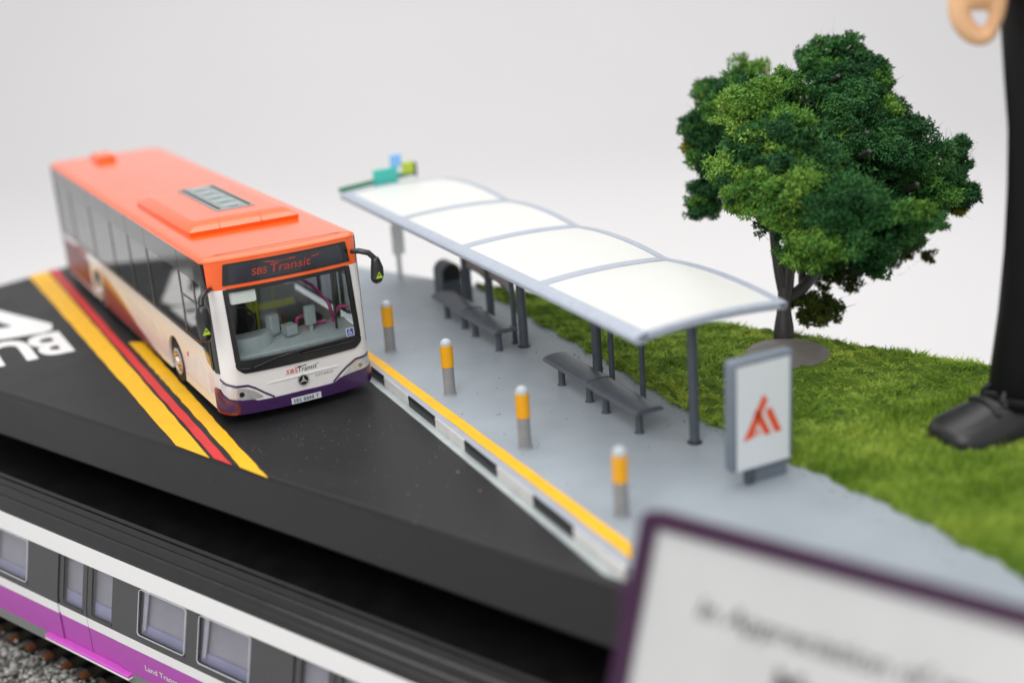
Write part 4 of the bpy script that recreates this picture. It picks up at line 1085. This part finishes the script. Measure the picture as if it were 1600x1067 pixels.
# shoes
def shoe(heel, d, parent):
    s_ = Vector((-d.y, d.x, 0)); mb = MB()
    st = [(0, .46, .50, .62), (.35, .52, .56, .82), (.8, .55, .52, .90), (1.25, .60, .48, .76), (1.7, .65, .40, .56), (2.08, .66, .36, .44), (2.36, .58, .30, .36), (2.50, .42, .25, .27), (2.56, .2, .2, .18)]
    rows = []
    for x, w, hh, zt in st:
        r = []
        for a in np.linspace(0, 2 * math.pi, 20, endpoint=False):
            cx = math.cos(a); sz = math.sin(a); z = .10 + (zt * sz if sz > 0 else .06 * sz)
            r.append(heel + d * x + s_ * w * math.copysign(abs(cx) ** .75, cx) + Vector((0, 0, z)))
        rows.append(r)
    mb.grid(rows, close=True); n = 20; mb.add(rows[0], [tuple(range(n))[::-1]]); mb.add(rows[-1], [tuple(range(n))])
    o = mb.build('shoe', 'shoe', parent, 60)
    sub = o.modifiers.new('subsurf', 'SUBSURF'); sub.levels = sub.render_levels = 2
    # sole, lace rows and tongue
    mb = MB(); out = [heel + d * (x - .03 if i == 0 else x + (.06 if i == len(st) - 1 else 0)) + s_ * (w + .05) for i, (x, w, a, b) in enumerate(st)] + [heel + d * (x - .03 if i == 0 else x + .06 * (i == len(st) - 1)) - s_ * (w + .05) for i, (x, w, a, b) in reversed(list(enumerate(st)))]
    mb.prism(rounded([(p.x, p.y) for p in out], .12, 3), heel.z - .03, heel.z + .10); mb.build('sole', 'blackink', o, 40, bev=.03)
    mb = MB()
    for x, zt in ((1.02, .88), (1.25, .79), (1.48, .68)):
        mb.tube(smoothpts([heel + d * (x - .05) + s_ * q + Vector((0, 0, .10 + zt - .55 * abs(q) ** 1.6 + .03)) for q in (-.34, -.15, 0, .15, .34)]), .055, 8, round_ends=True)
    for q in (-.2, .2):
        mb.tube(smoothpts([heel + d * 1.15 + Vector((0, 0, .95)), heel + d * 1.28 + s_ * q * .8 + Vector((0, 0, .98)), heel + d * 1.45 + s_ * q * 1.5 + Vector((0, 0, .80)), heel + d * 1.3 + s_ * q * 1.9 + Vector((0, 0, .74))]), .048, 8, round_ends=True)
    mb.build('lace', 'shoe', o, 60)
    mb = MB(); mb.tube(smoothpts([heel + d * 1.62 + s_ * q + Vector((0, 0, .12 + .60 - .5 * abs(q) ** 1.8)) for q in (-.42, -.2, 0, .2, .42)]), .05, 8, round_ends=True)
    mb.build('shoe_seam', 'shoe', o, 60)
    mb = MB(); mb.tube(smoothpts([heel + d * (.75 + .1 * abs(q)) + s_ * q + Vector((0, 0, 1.0 - .35 * abs(q) ** 1.6)) for q in (-.44, -.2, 0, .2, .44)]), .06, 8, round_ends=True)
    mb.build('shoe_seam', 'shoe', o, 60)


dsh = Vector((-.965, .26, 0)).normalized()
shoe(Vector((12.36, -10.55, ZP + .02)) - FO, dsh, fig)
shoe(Vector((12.36, -10.55, ZP + .02)) + rr_ * 2.5 + ff_ * .3 - FO, dsh, fig)

# ------------------------------------------------------------------ train in front of the road slab
tr = thing('train', 'white, dark grey and purple model train carriage under the road slab', 'train', (0, 0, 0), ANG)


def nz(zp):  # side profile: zp is height measured on the outermost plane
    n = -2.2 - (0 if zp > -2.9 else min(.26, (-2.9 - zp) * .19))
    return n, zp - 1.06 * (n + 2.2)


def St(s, zp, off=0):
    n, z = nz(zp); return (s, n - off, z)


tp = lambda name, poly, off, th, m, parent=None, sm=30: patch(name, poly, St, off, th, m, parent or tr, 2.0, .35, sm)
TS0, TS1 = -15.2, 12.9
R4 = lambda a, b, z0, z1: [(a, z0), (b, z0), (b, z1), (a, z1)]
tp('roof_band', R4(TS0, TS1, -2.91, -2.43), .02, .10, 'trainwhite')
DO = [-2.66 + 7.55 * k for k in (-1, 0, 1)]
edges = [TS0] + [q for d in DO for q in (d - 1.06, d + 1.06)] + [TS1]
wins = []
for d in DO:
    wins += [(d + 2.60, .79), (d + 4.53, .79)]
wins.append((DO[0] - 3.02, .79))
wins.append((DO[0] - 4.95, .79))
for i in range(0, len(edges), 2):
    a, b = edges[i], edges[i + 1]
    ws = sorted([w for w in wins if a < w[0] < b])
    # wall pieces around the windows
    x = a
    for c, hw in ws:
        tp('wall_panel', R4(x + .0, c - hw, -4.34, -2.90), 0, .08, 'traingrey'); x = c + hw
    tp('wall_panel', R4(x, b, -4.34, -2.90), 0, .08, 'traingrey')
    for c, hw in ws:
        tp('wall_panel', R4(c - hw, c + hw, -4.34, -4.17), 0, .08, 'traingrey'); tp('wall_panel', R4(c - hw, c + hw, -2.93, -2.90), 0, .08, 'traingrey')
        wf = tp('window', rounded(R4(c - hw + .02, c + hw - .02, -4.16, -2.94), .09), -.02, .05, 'trainglass')
        rim = [(c - hw + .03, -4.15), (c + hw - .03, -4.15), (c + hw - .03, -2.95), (c - hw + .03, -2.95)]
        mb = MB(); rp = rounded(rim, .09); mb.tube([St(u, v, .01) for u, v in rp] + [St(*rp[0], .01)], .011, 6, caps=False); mb.build('window_rim', 'bevel', wf, 60)
        tp('bevel_highlight', [(c - hw + .06, -4.12), (c - hw + .16, -4.06), (c - hw + .22, -3.02), (c - hw + .08, -2.97)], -.10, .02, 'bevel', wf)  # pale strip that paints the highlight along the pane's left bevel
    tp('belt_stripe', R4(a + .012, b - .012, -4.57, -4.34), .012, .06, 'trainwhite'); tp('skirt_panel', R4(a + .012, b - .012, -5.25, -4.57), .006, .06, 'trainpurple')
for d in DO:
    for sg in (-1, 1):
        a, b = (d - 1.04, d - .015) if sg < 0 else (d + .015, d + 1.04)
        lf = tp('door_leaf', R4(a + .0, b, -4.37, -2.91), -.03, .03, 'traingrey') if False else None
        ca = (a + b) / 2; hw = .36
        lf = tp('door_leaf', R4(a, ca - hw, -4.37, -2.91), -.03, .05, 'traingrey')
        tp('leaf_frame', R4(ca + hw, b, -4.37, -2.91), -.03, .05, 'traingrey', lf); tp('leaf_frame', R4(ca - hw, ca + hw, -4.37, -4.26), -.03, .05, 'traingrey', lf); tp('leaf_frame', R4(ca - hw, ca + hw, -2.95, -2.91), -.03, .05, 'traingrey', lf)
        tp('door_window', rounded(R4(ca - hw, ca + hw, -4.26, -2.95), .1), -.045, .04, 'trainglass', lf)
        tp('belt_stripe', R4(a, b, -4.60, -4.37), -.02, .05, 'trainwhite'); tp('skirt_panel', R4(a, b, -5.25, -4.60), -.025, .05, 'trainpurple')
    mb = MB(); n_, z_ = nz(-5.27); mb.box((d - .1, n_ - .03, z_ + .0), (3.1, .22, .07)); mb.build('door_step', 'trainstep', tr, bev=.02)
    mb = MB(); mb.box((d - .1, n_ - .06, z_ - .06), (3.1, .16, .05)); mb.build('step_plate', 'trainwhite', tr, bev=.015)
tp('sill', R4(TS0, TS1, -5.50, -5.25), .02, .12, 'sill')
lettering('side_lettering', 'Land Transport Authority', St, -.70, -4.98, 2.3, .13, 'trainwhite', tr, .012, bold=.004)
flat(St, ring(1.85, -4.85, .16, .03, 40, 330, 16), 'trainwhite', 'side_emblem', tr, .012)
# roof with long ribs
rp = [(-2.22, -2.44), (-2.20, -2.38), (-2.13, -2.31), (-2.11, -2.30), (-2.05, -2.20), (-2.00, -2.18), (-1.97, -2.22), (-1.93, -2.22), (-1.84, -2.10), (-1.78, -2.08), (-1.74, -2.13), (-1.70, -2.13), (-1.62, -2.04), (-1.57, -2.03), (-1.53, -2.07), (-1.47, -2.02), (-1.3, -2.0), (-.6, -1.96), (.1, -2.0), (.7, -2.15), (1.0, -2.44)]
mb = MB(); mb.grid([[(s, n, z) for n, z in rp] for s in np.linspace(TS0, TS1, 30)]); mb.build('carriage_roof', 'trainroof', tr, 25, recalc=False)
# interior and far wall, end walls, bogies
mb = MB(); mb.box(((TS0 + TS1) / 2, -.8, -5.4), (TS1 - TS0 - .2, 2.2, .1)); mb.build('carriage_floor', 'trainin', tr)
tp('inner_panel', R4(TS0 + .2, TS1 - .2, -4.45, -2.6), -.20, .05, 'trainin')
tp('seat_back', R4(TS0 + .2, TS1 - .2, -4.45, -3.98), -.15, .04, 'seatblue')
mb = MB(); mb.box(((TS0 + TS1) / 2, 1.0, -4.1), (TS1 - TS0 - .2, .1, 3.3)); mb.build('far_wall', 'trainwhite', tr)
for s in (TS0, TS1):
    mb = MB(); mb.box((s, -.6, -4.1), (.1, 2.9, 3.4)); mb.build('end_wall', 'trainwhite', tr)
for d in DO[:3]:
    for k in (2.6, 4.53):
        mb = MB(); mb.box((d + k, -1.35, -4.72), (1.6, .6, .2)); mb.box((d + k, -1.05, -4.45), (1.6, .12, .5)); mb.build('train_seat', 'seatblue', tr, bev=.08)
for s in (-9, 6):
    mb = MB(); mb.box((s, -.6, -5.95), (3.2, 1.6, .35)); bo = mb.build('bogie', 'blackink', tr, bev=.05)
    for q in (-1, 1):
        for n_ in (-1.35, .15):
            mb = MB(); mb.lathe([(.1, -.08), (.45, -.08), (.46, .0), (.40, .04), (.1, .05)], (s + q, n_, -5.90), 24, 'Y'); mb.build('wheel', 'rail', bo)

# track
tk = thing('railway_track', 'model railway track with dark sleepers and rusty rail chairs under the train', 'railway track', (0, 0, 0), ANG)
for n_ in (-1.42, .24):
    mb = MB(); mb.prism([(-15.4, n_ - .04), (20, n_ - .04), (20, n_ + .04), (-15.4, n_ + .04)], -6.36, -6.20); mb.build('rail', 'rail', tk)
slm = None
for i, s in enumerate(np.arange(-15.2, 19.5, .74)):
    if slm is None:
        mb = MB(); mb.box((0, -.60, -6.42), (.34, 3.0, .13)); o = mb.build('sleeper', 'sleeper', tk, bev=.015)
        mb = MB(); mb.box((0, -1.95, -6.33), (.2, .2, .09)); mb.box((0, -1.95, -6.27), (.11, .1, .05)); r = mb.build('rail_chair', 'rust', o, bev=.015); slm = (o.data, r.data)
    else:
        o = bpy.data.objects.new('sleeper', slm[0]); COL.objects.link(o); o.parent = tk
        r = bpy.data.objects.new('rail_chair', slm[1]); COL.objects.link(r); r.parent = o
    o.location = (s, 0, 0)


def ballast():
    rs = np.random.RandomState(5)
    # bed in world coordinates
    rows = []
    for s in np.linspace(-16, 20, 240):
        rows.append([BN(s, n, -6.47 + rs.rand() * .06 - (.08 if n < -4.9 else 0)) for n in np.linspace(-5.2, -1.7, 26)])
    mb = MB(); mb.grid(rows); structure(mb.build('track_bed', 'ballastbed', None, 0, recalc=False))
    ico = [Vector(v) for v in ((0, 0, 1), (.89, 0, .45), (.28, .85, .45), (-.72, .53, .45), (-.72, -.53, .45), (.28, -.85, .45), (.72, .53, -.45), (-.28, .85, -.45), (-.89, 0, -.45), (-.28, -.85, -.45), (.72, -.53, -.45), (0, 0, -1))]
    fcs = [(0, 1, 2), (0, 2, 3), (0, 3, 4), (0, 4, 5), (0, 5, 1), (1, 6, 2), (2, 7, 3), (3, 8, 4), (4, 9, 5), (5, 10, 1), (2, 6, 7), (3, 7, 8), (4, 8, 9), (5, 9, 10), (1, 10, 6), (6, 11, 7), (7, 11, 8), (8, 11, 9), (9, 11, 10), (10, 11, 6)]
    mb = MB()
    for i in range(5200):
        s = rs.uniform(-12, 3); n = rs.uniform(-4.8, -2.12); r = rs.uniform(.04, .10)
        if rs.rand() < .06: n = rs.uniform(-2.2, -1.9); r *= .7
        c = BN(s, n, -6.40 + rs.uniform(-.03, .06)); sc = rs.uniform(.6, 1.2, 3)
        mb.add([c + Vector((v.x * sc[0], v.y * sc[1], v.z * sc[2] * .8)) * r * rs.uniform(.8, 1.15) for v in ico], fcs)
    o = mb.build('ballast', 'ballast', None, 0, recalc=False); o['kind'] = 'stuff'; o['label'] = 'grey gravel ballast beside the track'
    nt = M['ballast'].node_tree; g = nt.nodes.new('ShaderNodeNewGeometry'); rp_ = nt.nodes.new('ShaderNodeValToRGB')
    nt.links.new(g.outputs['Random Per Island'], rp_.inputs[0]); e = rp_.color_ramp.elements
    e[0].color = (.07, .068, .06, 1); e[1].color = (.55, .54, .52, 1); e.new(.25).color = (.22, .21, .19, 1); e.new(.7).color = (.40, .39, .37, 1)
    nt.links.new(rp_.outputs[0], nt.nodes['Principled BSDF'].inputs['Base Color'])


ballast()


def crumbs(name, m, spots, label):
    rs = np.random.RandomState(len(spots)); mb = MB()
    for x, y, z, r in spots:
        a = rs.rand(4) * .8 + np.array([0, 1.57, 3.14, 4.71]); q = r * (.6 + .8 * rs.rand(4))
        P = [(x + q[i] * math.cos(a[i]), y + q[i] * math.sin(a[i]), z) for i in range(4)] + [(x, y, z + r * (.4 + .7 * rs.rand()))]
        mb.add(P, [(0, 1, 4), (1, 2, 4), (2, 3, 4), (3, 0, 4), (3, 2, 1, 0)])
    o = mb.build(name, m, None, 0); o['kind'] = 'stuff'; o['label'] = label


M['dust'] = mat('pale_dust', (.34, .31, .24), .8, var=.3)
M['crumb'] = mat('dark_crumb', (.05, .05, .03), .9, var=.4)
rs_ = np.random.RandomState(21)
sp = []
for i in range(120):
    u = rs_.normal(1.6, 1.5); v = -1.2 - abs(rs_.normal(0, 2.0))
    if v > front_y(u) + .1 and u < kerb_x(v) - .3: sp.append((u, v, .003, rs_.uniform(.005, .012)))
for i in range(60):
    q = BN(rs_.uniform(-8, 9), rs_.uniform(-1.15, 1.5)); sp.append((q.x, q.y, .003, rs_.uniform(.005, .012)))
for i in range(9): sp.append((rs_.uniform(1.2, 2.8), rs_.uniform(-6.5, -4), .003, rs_.uniform(.014, .026)))
crumbs('road_dust', 'dust', [p_ for p_ in sp if p_[0] < kerb_x(p_[1]) - .25], 'pale dust specks scattered on the black road')
sp = []
for i in range(150):
    y = rs_.uniform(-13, 3); sp.append((grass_edge(y) - abs(rs_.normal(0, .25)) - .03, y, ZP + .002, rs_.uniform(.008, .024)))
for i in range(70):
    y = rs_.uniform(-9, 2); sp.append((rs_.uniform(kerb_x(y) + .3, 7.2), y, ZP + .002, rs_.uniform(.008, .02)))
crumbs('moss_crumbs', 'crumb', sp, 'dark crumbs of moss scattered on the grey pavement')

# ------------------------------------------------------------------ plaque in front
pq = thing('plaque', 'silver plaque with thick purple frame leaning back in the front corner', 'plaque', BN(12.12, -3.0, 2.52), ANG)
# local x runs along the front edge, the face leans back
LEAN = math.atan2(.40, .917)
pq.rotation_euler = Matrix.Rotation(ANG, 3, 'Z').to_euler()
dn = Vector((0, -math.sin(LEAN), -math.cos(LEAN))); nf = Vector((0, -math.cos(LEAN), math.sin(LEAN)))
PW, PH = 9.5, 9.6


def Sp(u, v, o):  # u to the right, v downwards from the top edge
    return tuple(Vector((u, 0, 0)) + dn * v + nf * o)


patch('back_plate', rounded([(.0, 0), (PW, 0), (PW, PH), (0, PH)], .18), Sp, -.10, .12, 'plaquepurple', pq)
fw = .22
fo = rounded([(0, 0), (PW, 0), (PW, PH), (0, PH)], .20, 6); fi = rounded([(fw, fw), (PW - fw, fw), (PW - fw, PH - fw), (fw, PH - fw)], .06, 6)
mb = MB(); n = len(fo); mb.grid([[Sp(*a, .0) for a in fi], [Sp(*a, .10) for a in fi], [Sp(a[0], a[1], .12) for a in fo], [Sp(*a, -.10) for a in fo], [Sp(*a, -.10) for a in fi], [Sp(*a, 0) for a in fi]], close=True)
mb.build('frame', 'plaquepurple', pq, 40, bev=.03)
patch('silver_panel', [(fw - .02, fw - .02), (PW - fw, fw - .02), (PW - fw, PH - fw), (fw - .02, PH - fw)], Sp, .0, .08, 'plaquesilver', pq)
Spt = lambda u, v, o: Sp(u, -v, o)
lettering('engraved_lettering', 'In Appreciation of your', Spt, .98, -1.14, 3.72, .25, 'engrave', pq, .006, shear=.2, bold=.014)
lettering('engraved_lettering', 'Support and Contribution', Spt, 1.75, -5.2, 4.6, .34, 'engrave', pq, .006, shear=.2) if False else None
lettering('engraved_lettering', 'Mr', Spt, 2.12, -1.78, .58, .36, 'engrave', pq, .006, bold=.02)
mb = MB(); mb.tube([Sp(-.06, 1.02, .02), Sp(-.06, 1.25, .02)], .07, 10, round_ends=True); mb.build('clip', 'plaquepurple', pq)
